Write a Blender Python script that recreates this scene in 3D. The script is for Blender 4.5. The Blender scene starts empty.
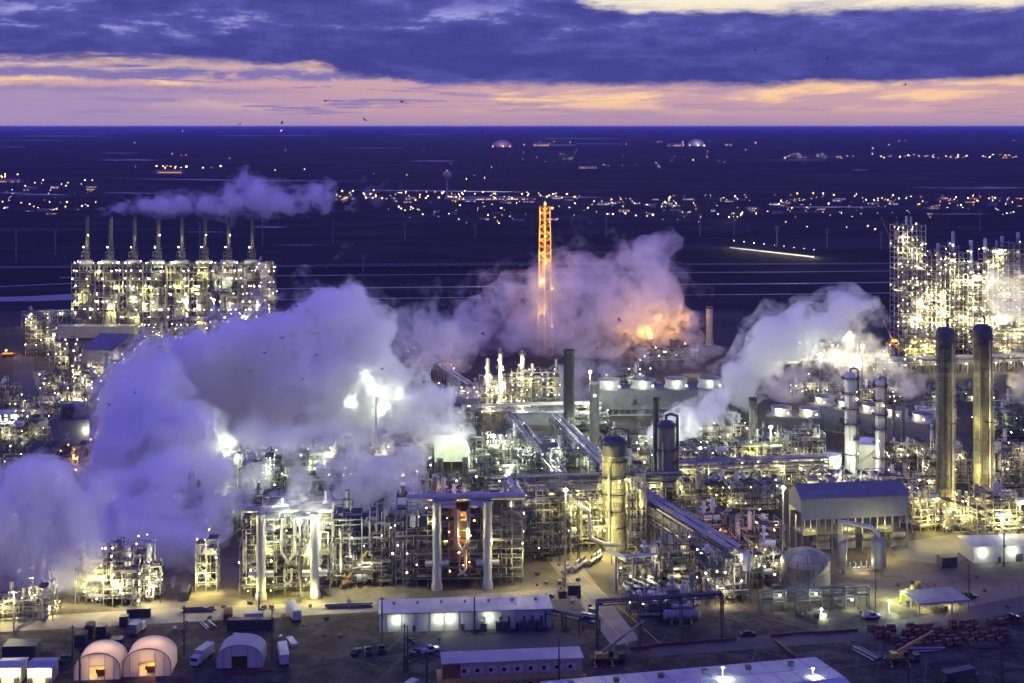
import bpy, bmesh, math, random
from mathutils import Vector, Matrix, noise
sc = bpy.context.scene
C = sc.collection
PI = math.pi
R = math.radians
H, F, CX, HY = 194.0, 1300.0, 512.0, 126.0      # eye height, focal length and horizon used to survey the site
rng = random.Random(11)

def at(x, y, Y):
    return Vector(((x - CX) * Y / F, Y, H - (y - HY) * Y / F))
def gp(x, y, z=0.0):
    Y = F * (H - z) / (y - HY)
    return Vector(((x - CX) * Y / F, Y, z))
def ydist(y):
    return F * H / (y - HY)

# ------------------------------------------------------------------ materials
MATS = {}
def mat(name, col, rough=.6, metal=0., var=.25, scale=.25, streak=0., sheets=0.):
    if name in MATS: return MATS[name]
    m = bpy.data.materials.new(name); m.use_nodes = True
    nt = m.node_tree; b = nt.nodes['Principled BSDF']
    b.inputs['Roughness'].default_value = rough; b.inputs['Metallic'].default_value = metal
    tc = nt.nodes.new('ShaderNodeTexCoord')
    ns = nt.nodes.new('ShaderNodeTexNoise'); ns.inputs['Scale'].default_value = scale; ns.inputs['Detail'].default_value = 6; ns.inputs['Roughness'].default_value = .65
    src = tc.outputs['Object']
    if streak:
        mp = nt.nodes.new('ShaderNodeMapping'); mp.inputs['Scale'].default_value = (1, 1, streak)
        nt.links.new(src, mp.inputs[0]); src = mp.outputs[0]
    nt.links.new(src, ns.inputs['Vector'])
    mr = nt.nodes.new('ShaderNodeMapRange'); mr.inputs[1].default_value = .3; mr.inputs[2].default_value = .7
    mr.inputs[3].default_value = 1 - var; mr.inputs[4].default_value = 1 + var
    nt.links.new(ns.outputs[0], mr.inputs[0])
    mx = nt.nodes.new('ShaderNodeVectorMath'); mx.operation = 'SCALE'; mx.inputs[0].default_value = col[:3]
    fac = mr.outputs[0]
    if sheets:                                # overlapping sheets round a vessel
        sx = nt.nodes.new('ShaderNodeSeparateXYZ'); nt.links.new(tc.outputs['Object'], sx.inputs[0])
        an = nt.nodes.new('ShaderNodeMath'); an.operation = 'ARCTAN2'; nt.links.new(sx.outputs[0], an.inputs[0]); nt.links.new(sx.outputs[1], an.inputs[1])
        am = nt.nodes.new('ShaderNodeMath'); am.operation = 'MULTIPLY'; nt.links.new(an.outputs[0], am.inputs[0]); am.inputs[1].default_value = 2.2
        cb = nt.nodes.new('ShaderNodeCombineXYZ'); nt.links.new(am.outputs[0], cb.inputs[0]); nt.links.new(sx.outputs[2], cb.inputs[1])
        br = nt.nodes.new('ShaderNodeTexBrick'); nt.links.new(cb.outputs[0], br.inputs['Vector']); br.inputs['Scale'].default_value = 1
        br.inputs['Color1'].default_value = (.62, .62, .62, 1); br.inputs['Color2'].default_value = (1.25, 1.25, 1.25, 1); br.inputs['Mortar'].default_value = (.35, .35, .35, 1)
        br.inputs['Brick Width'].default_value = 1.9; br.inputs['Row Height'].default_value = sheets; br.inputs['Mortar Size'].default_value = .06
        q = nt.nodes.new('ShaderNodeMath'); q.operation = 'MULTIPLY'; nt.links.new(br.outputs[0], q.inputs[0]); nt.links.new(fac, q.inputs[1]); fac = q.outputs[0]
    nt.links.new(fac, mx.inputs['Scale']); nt.links.new(mx.outputs[0], b.inputs['Base Color'])
    MATS[name] = m
    return m
def glow(name, col, strength):
    if name in MATS: return MATS[name]
    m = bpy.data.materials.new(name); m.use_nodes = True
    nt = m.node_tree; nt.nodes.clear()
    o = nt.nodes.new('ShaderNodeOutputMaterial'); e = nt.nodes.new('ShaderNodeEmission')
    e.inputs[0].default_value = (*col, 1); e.inputs[1].default_value = strength
    nt.links.new(e.outputs[0], o.inputs[0])
    m.cycles.emission_sampling = 'NONE'
    MATS[name] = m
    return m
STEEL = mat('galvanised steel', (.19, .19, .185), .5, .3)
STEELD = mat('weathered steel', (.085, .082, .082), .6, .3)
STEELY = mat('primed steel', (.22, .20, .155), .6)
GRATE = mat('steel grating', (.06, .06, .06), .9, 0)
PIPE = mat('aluminium lagging', (.36, .36, .35), .38, .5, .2)
PIPEW = mat('pale painted pipe', (.36, .35, .32), .5)
PIPED = mat('dark pipe', (.075, .075, .085), .5, .2)
CREAM = mat('cream painted steel', (.42, .40, .31), .6)
LAG = mat('column lagging', (.30, .285, .235), .45, .3, .3, .2, .15, 2.2)
LAGD = mat('dull column lagging', (.12, .115, .12), .5, .2, .3, .2, .15, 2.2)
LAGG = mat('silver column lagging', (.42, .42, .45), .45, .2, .2, .2, .2)
WHITE = mat('white paint', (.40, .395, .37), .6, 0, .16, .12)
WHITED = mat('weathered white paint', (.36, .36, .355), .6, 0, .18, .12)
BLUEROOF = mat('blue roof sheeting', (.14, .145, .15), .5, .1, .2)
GREYWALL = mat('grey wall sheeting', (.165, .18, .205), .6, .1, .12)
TANWALL = mat('tan wall sheeting', (.36, .33, .26), .7, 0, .15)
CONC = mat('concrete', (.30, .29, .27), .85, 0, .25)
DARK = mat('dark enclosure', (.045, .045, .05), .6)
RUST = mat('rusty steel', (.075, .050, .036), .85, 0, .45, .8)
RED = mat('red barrier', (.15, .03, .03), .6)
YELLOW = mat('yellow machine paint', (.42, .28, .06), .45, 0, .2)
ORANGE = mat('orange paint', (.34, .12, .03), .5)
BLACK = mat('tyre rubber', (.02, .02, .02), .9)
GLASS = mat('dark window glass', (.02, .025, .03), .12, 0, .1)
WOOD = mat('pole timber', (.06, .045, .035), .9)
CARD = mat('dark car paint', (.035, .035, .045), .3, .2, .1)
CARW = mat('silver car paint', (.45, .45, .47), .3, .3, .1)
BIRD = mat('dark plumage', (.03, .03, .035), .8)
BRICKR = mat('red brown cladding', (.13, .06, .035), .7)
LW = glow('warm white lamp', (1, .84, .52), 13)
LY = glow('yellow white lamp', (1, .80, .38), 13)
LC = glow('cool white lamp', (.93, 1, .80), 18)
LO = glow('sodium lamp', (1, .42, .07), 14)
LR = glow('red lamp', (1, .12, .05), 16)
LWIN = glow('lit window', (1, .62, .22), 2.2)
LFAR = glow('distant warm lamp', (1, .72, .34), 40)
LFARW = glow('distant white lamp', (.95, .98, .85), 40)
LFARO = glow('distant sodium lamp', (1, .42, .08), 34)

# ------------------------------------------------------------------ mesh builder
class MB:
    def __init__(s): s.v = []; s.f = []
    def box(s, c, d, rz=0.):
        x, y, z = c; a, b, h = d[0] / 2, d[1] / 2, d[2] / 2
        cs, sn = math.cos(rz), math.sin(rz); n = len(s.v)
        for k in (-h, h):
            for i, j in ((-a, -b), (a, -b), (a, b), (-a, b)):
                s.v.append((x + i * cs - j * sn, y + i * sn + j * cs, z + k))
        s.f += [(n, n+3, n+2, n+1), (n+4, n+5, n+6, n+7), (n, n+1, n+5, n+4), (n+1, n+2, n+6, n+5), (n+2, n+3, n+7, n+6), (n+3, n, n+4, n+7)]
        return s
    def bar(s, p, q, t, t2=None):
        p, q = Vector(p), Vector(q); d = q - p
        if d.length < 1e-6: return s
        d.normalize()
        u = d.cross(Vector((0, 0, 1)))
        if u.length < 1e-3: u = Vector((1, 0, 0))
        u.normalize(); w = u.cross(d); u = u * t / 2; w = w * (t2 or t) / 2; n = len(s.v)
        for e in (p, q):
            for a, b in ((-1, -1), (1, -1), (1, 1), (-1, 1)):
                s.v.append(tuple(e + u * a + w * b))
        s.f += [(n, n+1, n+2, n+3), (n+7, n+6, n+5, n+4), (n, n+4, n+5, n+1), (n+1, n+5, n+6, n+2), (n+2, n+6, n+7, n+3), (n+3, n+7, n+4, n)]
        return s
    def lathe(s, prof, n=16, o=(0, 0, 0), ax=(0, 0, 1)):
        o = Vector(o); ax = Vector(ax).normalized()
        u = ax.cross(Vector((0, 1, 0)))
        if u.length < 1e-3: u = Vector((1, 0, 0))
        u.normalize(); w = ax.cross(u); rings = []
        for r, z in prof:
            if r < 1e-4:
                rings.append([len(s.v)]); s.v.append(tuple(o + ax * z))
            else:
                b = len(s.v); rings.append(list(range(b, b + n)))
                for k in range(n):
                    a = 2 * PI * k / n
                    s.v.append(tuple(o + ax * z + (u * math.cos(a) + w * math.sin(a)) * r))
        for A, B in zip(rings, rings[1:]):
            for k in range(n):
                k2 = (k + 1) % n
                if len(A) == 1 and len(B) == 1: continue
                if len(A) == 1: s.f.append((A[0], B[k2], B[k]))
                elif len(B) == 1: s.f.append((A[k], A[k2], B[0]))
                else: s.f.append((A[k], A[k2], B[k2], B[k]))
        return s
    def cyl(s, x, y, z0, z1, r, r1=None, n=16):
        r1 = r if r1 is None else r1
        return s.lathe([(0, z0), (r, z0), (r1, z1), (0, z1)], n, (x, y, 0))
    def drum(s, p, q, r, n=14, dome=.35):
        p, q = Vector(p), Vector(q); L = (q - p).length; d = r * dome
        return s.lathe([(0, -d), (.6 * r, -.75 * d), (r, 0), (r, L), (.6 * r, L + .75 * d), (0, L + d)], n, p, q - p)
    def tube(s, path, r, n=7):
        path = [Vector(p) for p in path]; N = len(path)
        t0 = (path[1] - path[0]).normalized()
        u = t0.cross(Vector((.31, .17, .93)))
        if u.length < .05: u = t0.cross(Vector((1, 0, 0)))
        u.normalize(); rings = []
        for i, p in enumerate(path):
            a = (path[i] - path[i-1]).normalized() if i else t0
            b = (path[i+1] - path[i]).normalized() if i < N - 1 else a
            t = a + b
            if t.length < 1e-3: t = b
            t.normalize()
            u = (u - t * u.dot(t))
            if u.length < 1e-3: u = t.orthogonal()
            u.normalize(); w = t.cross(u); k = 1 / max(.6, t.dot(a)); b0 = len(s.v)
            for j in range(n):
                an = 2 * PI * j / n
                s.v.append(tuple(p + (u * math.cos(an) + w * math.sin(an)) * r * k))
            rings.append(b0)
        for A, B in zip(rings, rings[1:]):
            for k in range(n):
                k2 = (k + 1) % n; s.f.append((A + k, A + k2, B + k2, B + k))
        s.f.append(tuple(reversed(range(rings[0], rings[0] + n)))); s.f.append(tuple(range(rings[-1], rings[-1] + n)))
        return s
    def prism(s, poly, y0, y1):
        """poly of (x, z) extruded along y"""
        n = len(s.v); k = len(poly)
        s.v += [(x, y0, z) for x, z in poly] + [(x, y1, z) for x, z in poly]
        s.f.append(tuple(range(n, n + k))); s.f.append(tuple(reversed(range(n + k, n + 2 * k))))
        for i in range(k):
            j = (i + 1) % k; s.f.append((n + j, n + i, n + k + i, n + k + j))
        return s
    def sheet(s, pts):
        n = len(s.v); s.v += [tuple(p) for p in pts]; s.f.append(tuple(range(n, n + len(pts)))); return s
    def mesh(s, name, m, smooth=False):
        me = bpy.data.meshes.new(name); me.from_pydata(s.v, [], s.f); me.materials.append(m)
        if smooth:
            me.polygons.foreach_set('use_smooth', [True] * len(me.polygons)); me.set_sharp_from_angle(angle=R(42))
        return me
    def build(s, name, m, parent=None, smooth=False):
        return link(name, s.mesh(name, m, smooth), parent)

def link(name, me, parent=None, loc=None):
    o = bpy.data.objects.new(name, me); C.objects.link(o)
    if parent is not None: o.parent = parent
    if loc is not None: o.location = loc
    return o
def tag(o, label=None, cat=None, group=None, kind=None):
    if label: o['label'] = label
    if cat: o['category'] = cat
    if group: o['group'] = group
    if kind: o['kind'] = kind
    return o
def thing(name, label, cat, loc=(0, 0, 0), rz=0., group=None):
    o = bpy.data.objects.new(name, None); C.objects.link(o)
    o.location = loc; o.rotation_euler = (0, 0, rz)
    return tag(o, label, cat, group)
def copy_tree(o, loc=None, rz=None, label=None, parent=None, group=None):
    c = o.copy(); C.objects.link(c); c.parent = parent
    if loc is not None: c.location = loc
    if rz is not None: c.rotation_euler = (0, 0, rz)
    if label: c['label'] = label
    if group: c['group'] = group
    for ch in o.children: copy_tree(ch, parent=c)
    return c

def ball(name, m, r=1., sub=1):
    bm = bmesh.new(); bmesh.ops.create_icosphere(bm, subdivisions=sub, radius=r)
    me = bpy.data.meshes.new(name); bm.to_mesh(me); bm.free(); me.materials.append(m); return me
BULB = {k: ball('lamp_' + k, m) for k, m in (('w', LW), ('c', LC), ('o', LO), ('r', LR), ('y', LY))}
LCOL = {'w': (1, .89, .50), 'c': (.89, 1, .63), 'o': (1, .45, .10), 'r': (1, .1, .05), 'y': (1, .87, .30)}
POWER = 1.25
NL = [0]
def light(loc, power, col='w', parent=None, r=.8):  # serves lamps and also added fill lights that have no fixture
    l = bpy.data.lights.new('lamp_or_fill', 'POINT'); l.energy = power * POWER; l.color = LCOL.get(col, col); l.shadow_soft_size = r
    o = bpy.data.objects.new('lamp_or_fill', l); C.objects.link(o); o.location = loc
    if parent is not None: o.parent = parent
    NL[0] += 1
    return o
def lamp(parent, p, k='w', s=.45, power=0, drop=(0, -1.2, -.6)):
    o = link('lamp', BULB[k], parent, p); o.scale = (s, s, s)
    if power: light(Vector(p) + Vector(drop), power, k, parent)
    return o

# ------------------------------------------------------------------ process structures
def wander(rg, w, d, h, n):
    """an orthogonal pipe run inside a w x d x h bay"""
    p = [rg.uniform(-w/2, w/2), rg.uniform(0, d), rg.uniform(0, h * .6)]; path = [tuple(p)]
    last = None
    for _ in range(n):
        a = rg.choice([k for k in (0, 0, 1, 2, 2) if k != last]); last = a
        q = p[:]
        if a == 0: q[0] = rg.uniform(-w/2, w/2)
        elif a == 1: q[1] = rg.uniform(0, d)
        else: q[2] = rg.uniform(.5, h)
        if abs(q[a] - p[a]) > 1.0: path.append(tuple(q)); p = q
    return path if len(path) > 1 else [path[0], (path[0][0], path[0][1], path[0][2] + h * .35)]

def process_frame(label, x0, x1, yb, yt, depth=18, lamps=12, power=5000, k='w', steel=None, rz=R(7), pipes=16, drums=3, fill=.6, seed=None, group=None, bare=False, nl=2, topgear=True, bay=4.0, lev=3.7, sp=.30):
    rg = random.Random(seed if seed is not None else int(x0 * 7 + yb * 13))
    steel = steel or STEEL
    Y = ydist(yb); xc = (x0 + x1) / 2
    w = (x1 - x0) * Y / F; h = max(6, (yb - yt) * Y / F)
    t = thing('process_unit', label, 'process structure', gp(xc, yb), rz, group)
    th = max(.27, .32 * Y / 900)
    nx = max(1, round(w / bay)); ny = max(1, round(depth / 8)); nz = max(1, round(h / lev)); bx, by, bz = w / nx, depth / ny, h / nz
    top = [[max(1, nz - rg.choice((0, 0, 0, 1, 1, 2, 3))) for j in range(ny)] for i in range(nx)]
    fr = MB()
    def lv(i, j):
        return max([top[a][b] for a in (i-1, i) for b in (j-1, j) if 0 <= a < nx and 0 <= b < ny])
    X = lambda i: -w/2 + i * bx
    for i in range(nx + 1):
        for j in range(ny + 1):
            fr.bar((X(i), j*by, 0), (X(i), j*by, lv(i, j)*bz + rg.choice((0, 0, 1.2))), th)
    for i in range(nx):
        for j in range(ny):
            for z in range(1, top[i][j] + 1):
                Z = z * bz
                fr.bar((X(i), j*by, Z), (X(i+1), j*by, Z), th * .8)
                fr.bar((X(i), j*by, Z), (X(i), (j+1)*by, Z), th * .8)
                if j == ny - 1: fr.bar((X(i), depth, Z), (X(i+1), depth, Z), th * .8)
                if i == nx - 1: fr.bar((X(i+1), j*by, Z), (X(i+1), (j+1)*by, Z), th * .8)
                if rg.random() < .28:
                    a = rg.random() < .5
                    fr.bar((X(i + a), j*by, Z - bz), (X(i + 1 - a), j*by, Z), th * .5)
    fr.build('frame', steel, t)
    for z in range(1, nz + 1):
        pf = MB(); any_ = False
        for i in range(nx):
            for j in range(ny):
                if z <= top[i][j] and rg.random() < fill:
                    any_ = True
                    pf.box((X(i) + bx/2, j*by + by/2, z*bz + th*.55), (bx*.98, by*.98, .14))
                    if j == 0 or rg.random() < .3:
                        for rh in (.6, 1.2):
                            pf.bar((X(i), j*by, z*bz + th*.6 + rh), (X(i+1), j*by, z*bz + th*.6 + rh), .16)
                        for q in (.02, .34, .67):
                            pf.bar((X(i) + bx*q, j*by, z*bz + th*.6), (X(i) + bx*q, j*by, z*bz + th*.6 + 1.2), .14)
        if any_: pf.build('platform', GRATE, t)
    for _ in range(pipes):
        pb = MB(); pr_ = rg.uniform(.2, sp); pw_ = wander(rg, w, depth, h, rg.randint(2, 5)); pb.tube(pw_, pr_)
        for _b in range(rg.randint(1, 3)):                      # branches teed off the run
            i_ = rg.randrange(len(pw_) - 1); c_ = list(Vector(pw_[i_]).lerp(Vector(pw_[i_ + 1]), rg.random())); e_ = c_[:]; ax_ = rg.choice((0, 1, 2, 2))
            e_[ax_] = (rg.uniform(-w/2, w/2), rg.uniform(0, depth), rg.uniform(.5, h))[ax_]
            if abs(e_[ax_] - c_[ax_]) > 1: pb.tube([tuple(c_), tuple(e_)], pr_ * .75, 6)
        pb.build('pipe', rg.choice((PIPE, PIPE, PIPEW, PIPEW, PIPED)), t, True)
    for _ in range(drums):
        z = rg.randrange(0, nz) * bz + 1.6; r = rg.uniform(.9, 1.7); L = rg.uniform(4, 8)
        x = rg.uniform(-w/2 + 1, w/2 - 1); y = rg.uniform(1, max(2, depth * .5))
        m = MB()
        if rg.random() < .55:
            L = min(L, w * .7)
            x = max(-w/2, min(w/2 - L, x))
            m.drum((x, y, z + r), (x + L, y, z + r), r)
            m.box((x + L*.2, y, z + r*.2 - .3), (.5, r*1.4, r)); m.box((x + L*.8, y, z + r*.2 - .3), (.5, r*1.4, r))
        else:
            m.drum((x, y, z), (x, y, z + L), r); m.tube([(x, y, z + L + r*.2), (x, y, z + L + r*.4 + 1), (x + r + 1, y, z + L + r*.4 + 1), (x + r + 1, y, z)], .25)
        m.build('vessel', rg.choice((PIPE, STEEL, LAG, LAGG)), t, True)
    if topgear:
        for i in range(nx):
            if rg.random() < .35:
                zt = max(top[i]) * bz; m = MB()
                x = X(i) + bx/2; r = rg.uniform(.7, 1.2); hh = rg.uniform(3, 8)
                m.drum((x, depth*.4, zt + .6), (x, depth*.4, zt + hh), r, 10)
                m.cyl(x, depth*.4, zt + hh*.5, zt + hh*.5 + .15, r + 1.1, n=10)
                m.build('top_drum', rg.choice((LAGG, PIPE, STEEL)), t, True)
    for _ in range(lamps):
        i = rg.randint(0, nx); j = rg.choice((0, 0, 0, ny)); z = rg.randint(1, max(1, lv(i, j)))
        lamp(t, (X(i) + rg.uniform(-.4, .4) * bx * .6, j*by - .9 if j == 0 else j*by, z*bz + rg.choice((2.0, 2.4, -1.2))), rg.choice((k, k, k, 'w')) if k != 'd' else rg.choice('wo'), rg.uniform(.18, .42) * max(1, Y / 900))
    nl2_ = nl * 2
    for q in range(nl2_):
        if power: light(((q + .5) / nl2_ * w - w/2 + rg.uniform(-2, 2), rg.choice((-3.2, -2.4, .3 * depth, .5 * depth)), rg.uniform(.2, .95) * h), power * rg.choice((.2, .4, .6)), k if k != 'd' else 'w', t)
    return t

def pipe_rack(label, A, B, width=8, z=8, levels=2, npipe=7, cat='pipe rack', steel=None, lamps=4, k='w', power=0, grating=False, span=8, pr=(.25, .5), mats=None, brace=True):
    rg = random.Random(int(A.x * 3 + A.y * 7 + B.x))
    d = B - A; L = d.length; rz = math.atan2(d.y, d.x)
    t = thing('pipe_rack', label, cat, A, rz); steel = steel or STEEL
    n = max(1, round(L / span)); m = MB()
    for i in range(n + 1):
        x = L * i / n
        for s_ in (-1, 1): m.bar((x, s_*width/2, 0), (x, s_*width/2, z + (levels - 1)*3.2 + .4), .45)
        for q in range(levels): m.bar((x, -width/2, z + q*3.2), (x, width/2, z + q*3.2), .4)
        if i < n and i % 2 == 0 and brace:
            for s_ in (-1, 1): m.bar((x, s_*width/2, 0), (x + L/n, s_*width/2, z), .25)
    for s_ in (-1, 1):
        for q in range(levels): m.bar((0, s_*width/2, z + q*3.2 - .6), (L, s_*width/2, z + q*3.2 - .6), .35)
    m.build('frame', steel, t)
    for q in range(levels):
        for i in range(npipe):
            r = rg.uniform(*pr); y = -width/2 + .7 + (width - 1.4) * i / max(1, npipe - 1)
            a, b = (0, L) if rg.random() < .6 else sorted((rg.uniform(0, L), rg.uniform(0, L)))
            if b - a < 6: b = min(L, a + 8)
            zz = z + q*3.2 + .25 + r; path = [(a, y, zz), (b, y, zz)]
            if rg.random() < .4: path = [(a, y, 1)] + path
            if rg.random() < .4: path = path + [(b, y + rg.choice((-2, 2)), zz)]
            MB().tube(path, r).build('pipe', rg.choice(mats or (PIPE, PIPEW, PIPE, PIPED)), t, True)
    if grating:
        g = MB(); zz = z + (levels - 1)*3.2 + 2.2
        g.box((L/2, -width*.2, zz), (L, width*.3, .2)); g.box((L/2, width*.25, zz), (L, width*.3, .2))
        for s_ in (-.36, .42): g.bar((0, s_*width, zz + 1.1), (L, s_*width, zz + 1.1), .14)
        g.build('cable_tray', mat('blue grey tray cover', (.16, .18, .26), .45, .3), t)
    for i in range(lamps):
        lamp(t, (L * (i + .5) / lamps, -width/2 - .5, z + rg.choice((-1, 2))), k, rg.uniform(.35, .55), power)
    return t

def column(label, x, yb, yt, dpx, m=None, cap=None, rings=5, lamps=3, k='w', power=0, goose=True, cat='column', name='distillation_column', ladder=True, rz=0, taper=1., skirt=True):
    Y = ydist(yb); r = dpx * Y / F / 2; h = (yb - yt) * Y / F; rg = random.Random(int(x * 3 + yb))
    t = thing(name, label, cat, gp(x, yb), rz); m = m or LAG
    s = MB()
    prof = [(0, 0), (r * 1.15, 0), (r * 1.1, h * .05), (r, h * .07)] if skirt else [(0, 0), (r, 0)]
    nb = max(2, int(h / 7))
    for i in range(1, nb + 1):
        z = h * .07 + (h * .9 - h * .07) * i / nb; rr = r * (1 + (taper - 1) * i / nb)
        prof += [(rr, z - .35), (rr * 1.03, z - .3), (rr * 1.03, z), (rr, z + .05)]
    rt = r * taper
    prof = [q for q in prof if q[1] < h - .62*rt] + [(rt, h - .6*rt), (rt * .9, h - .32*rt), (rt * .6, h - .1*rt), (0, h)]
    s.lathe(prof, 24).build('shell', m, t, True)
    if cap:
        MB().lathe([(rt * 1.04, h - 1.5*rt), (rt * 1.04, h - .6*rt), (rt*.94, h - .3*rt), (rt*.62, h - .07*rt), (0, h + .05)], 24).build('top_head', cap, t, True)
    for i in range(rings):
        z = h * (.2 + .74 * i / max(1, rings - 1)) if rings > 1 else h * .8
        a0 = rg.uniform(0, 6.28); g = MB(); n = 18; span = rg.choice((12, 18, 9)); pts = []
        for q in range(span):
            a, b = a0 + 2*PI*q/n, a0 + 2*PI*(q+1)/n
            o1 = [((r + e)*math.cos(c), (r + e)*math.sin(c)) for c in (a, b) for e in (.05, 1.7)]
            g.sheet([(*o1[0], z), (*o1[1], z), (*o1[3], z), (*o1[2], z)])
            for hh in (.6, 1.2): g.bar((*o1[1], z + hh), (*o1[3], z + hh), .13)
            g.bar((*o1[1], z - .1), (*o1[1], z + 1.2), .14); g.bar((*o1[1], z), ((r)*math.cos(a), r*math.sin(a), z - 1.5), .13)
        g.build('ring_platform', GRATE, t)
    if ladder:
        g = MB(); a = -.6
        cx_, cy_ = (r + .6)*math.cos(a), (r + .6)*math.sin(a)
        for o_ in (-.35, .35): g.bar((cx_ + o_, cy_, 1), (cx_ + o_, cy_, h * .95), .16)
        z = 1.5
        while z < h * .95: g.bar((cx_ - .35, cy_, z), (cx_ + .35, cy_, z), .1); z += 1.2
        g.build('ladder', STEEL, t)
    if goose:
        pr = max(.4, r * .16)
        pth = [(0, 0, h*.98), (0, 0, h + pr*3), (r*.5, -r*.2, h + pr*4.5), (r*1.2, -r*.4, h + pr*3.2), (r*1.25, -r*.4, h*.9), (r*1.25, -r*.4, h*.12)]
        MB().tube(pth, pr, 9).build('overhead_pipe', LAGD, t, True)
        MB().tube([(-r*.5, -r*1.12, h*.75), (-r*.5, -r*1.15, h*.05)], pr*.6, 8).build('downcomer_pipe', PIPE, t, True)
    for i in range(lamps):
        z = h * (.15 + .8 * (i + rg.random() * .6) / max(1, lamps)); a = rg.uniform(-2.6, -.5)
        lamp(t, ((r + 1.2)*math.cos(a), (r + 1.2)*math.sin(a), z), k, .5 * max(1, Y/800), power)
    return t

def stack(label, x, yb, yt, dpx, m=None, rim=None, k=None, name='chimney_stack', cat='chimney', rz=0):
    Y = ydist(yb); r = dpx * Y / F / 2; h = (yb - yt) * Y / F
    t = thing(name, label, cat, gp(x, yb), rz)
    prof = [(0, 0), (r*1.25, 0), (r*1.1, h*.12)]
    for i in range(1, 7):
        z = h*(.12 + .86*i/6); prof += [(r, z - .5), (r*1.06, z - .45), (r*1.06, z), (r, z + .02)]
    prof += [(r, h), (r*.8, h), (r*.8, h - 2), (0, h - 2)]
    MB().lathe(prof, 20).build('shaft', m or LAGD, t, True)
    MB().lathe([(r*1.01, h - 1.6), (r*1.1, h - 1.5), (r*1.1, h + .1), (r*.82, h + .1)], 20).build('rim', rim or STEELD, t, True)
    g = MB()
    for o_ in (-.3, .3): g.bar((r*.7 + o_, -r*.8 - .4, 1), (r*.7 + o_, -r*.8 - .4, h - .5), .14)
    z = 1.5
    while z < h - 1: g.bar((r*.7 - .3, -r*.8 - .4, z), (r*.7 + .3, -r*.8 - .4, z), .1); z += 1.2
    g.build('ladder', STEEL, t)
    if k: lamp(t, (0, -r - .8, h*.8), k, .6)
    return t

def tank(label, x, yb, dpx, hpx, m=None, dome=.12, rail=True, roofm=None):
    Y = ydist(yb); r = dpx * Y / F / 2; h = hpx * Y / F
    c = gp(x, yb); c.y += r
    t = thing('storage_tank', label, 'tank', c)
    prof = [(0, 0), (r*1.01, 0)]
    for i in range(1, 6): prof += [(r, h*i/5 - .12), (r*1.006, h*i/5 - .1), (r*1.006, h*i/5)]
    MB().lathe(prof + [(r, h), (r*.98, h)], 40).build('shell', m or WHITED, t, True)
    MB().lathe([(r*1.005, h + .01), (r*.8, h + r*dome*.4), (r*.4, h + r*dome*.85), (0, h + r*dome)], 40).build('roof', roofm or m or WHITED, t, True)
    g = MB(); n = 26
    for q in range(n):
        a, b = -2.7 + 1.9*q/n, -2.7 + 1.9*(q+1)/n; z = h*q/n; z2 = h*(q+1)/n
        g.bar(((r+.5)*math.cos(a), (r+.5)*math.sin(a), z), ((r+.5)*math.cos(b), (r+.5)*math.sin(b), z2), .5, .2)
        g.bar(((r+.9)*math.cos(a), (r+.9)*math.sin(a), z + 1.1), ((r+.9)*math.cos(b), (r+.9)*math.sin(b), z2 + 1.1), .12)
    g.build('stair', STEEL, t)
    if rail:
        g = MB(); n = 36
        for q in range(n):
            a, b = 2*PI*q/n, 2*PI*(q+1)/n; p = (r*.98*math.cos(a), r*.98*math.sin(a)); p2 = (r*.98*math.cos(b), r*.98*math.sin(b))
            g.bar((*p, h + 1.1), (*p2, h + 1.1), .13); g.bar((*p, h), (*p, h + 1.1), .12)
        g.build('handrail', STEEL, t)
    return t

def cooling_tower(label, x, yb, wpx, hpx, depth, fans, rz, cups=.06, lampk='w', power=0, m=None):
    Y = ydist(yb); w = wpx * Y / F; h = hpx * Y / F
    t = thing('cooling_tower', label, 'cooling tower', gp(x, yb), rz)
    MB().box((0, depth/2, h*.62), (w, depth, h*.76)).build('casing', m or mat('cooling tower casing', (.15, .145, .165), .8, 0, .2), t)
    f = MB(); n = int(w / 4)
    for i in range(n + 1):
        xx = -w/2 + .2 + (w - .4)*i/n
        for yy in (.2, depth - .2): f.bar((xx, yy, 0), (xx, yy, h*.24), .4)
    f.build('leg_frame', CONC, t)
    b = MB(); b.box((0, depth/2, .4), (w + 2, depth + 2, .8)); b.build('basin', CONC, t)
    g = MB()
    for yy in (.1, depth - .1):
        for hh in (.6, 1.2): g.bar((-w/2, yy, h + hh), (w/2, yy, h + hh), .13)
        for i in range(n + 1): g.bar((-w/2 + w*i/n, yy, h), (-w/2 + w*i/n, yy, h + 1.2), .12)
    g.build('handrail', STEEL, t)
    d = MB(); d.box((-w*.2, -.06, h*.55), (2.5, .1, 3)); d.box((-w*.2, -.5, h*.55 - 1.6), (5, 1, .2)); d.build('door', DARK, t)
    rr = min(depth*.42, w/fans*.36)
    for i in range(fans):
        xx = -w/2 + w*(i + .5)/fans
        s = MB(); fh = rr * .8
        s.lathe([(rr*1.12, 0), (rr*.97, fh*.4), (rr*.98, fh*.6), (rr*1.06, fh), (rr*1.0, fh), (rr*.92, fh*.6), (rr*.92, fh*.3)], 28, (xx, depth/2, h + .05))
        st = s.build('fan_stack', WHITED, t, True)
        bl = MB()
        for q in range(6):
            a = q*PI/3; bl.bar((xx, depth/2, h + fh*.45), (xx + rr*.88*math.cos(a), depth/2 + rr*.88*math.sin(a), h + fh*.5), rr*.2, .12)
        bl.cyl(xx, depth/2, h + fh*.3, h + fh*.6, rr*.14, n=10); bl.build('fan', DARK, st)
        if power: light((xx - rr*.2, depth/2 - rr - 2.2, h + 4), power, lampk, t)
        lamp(t, (xx + rr*.7, depth/2 - rr - 1, h + 2.6), lampk, .5)
    return t

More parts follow.
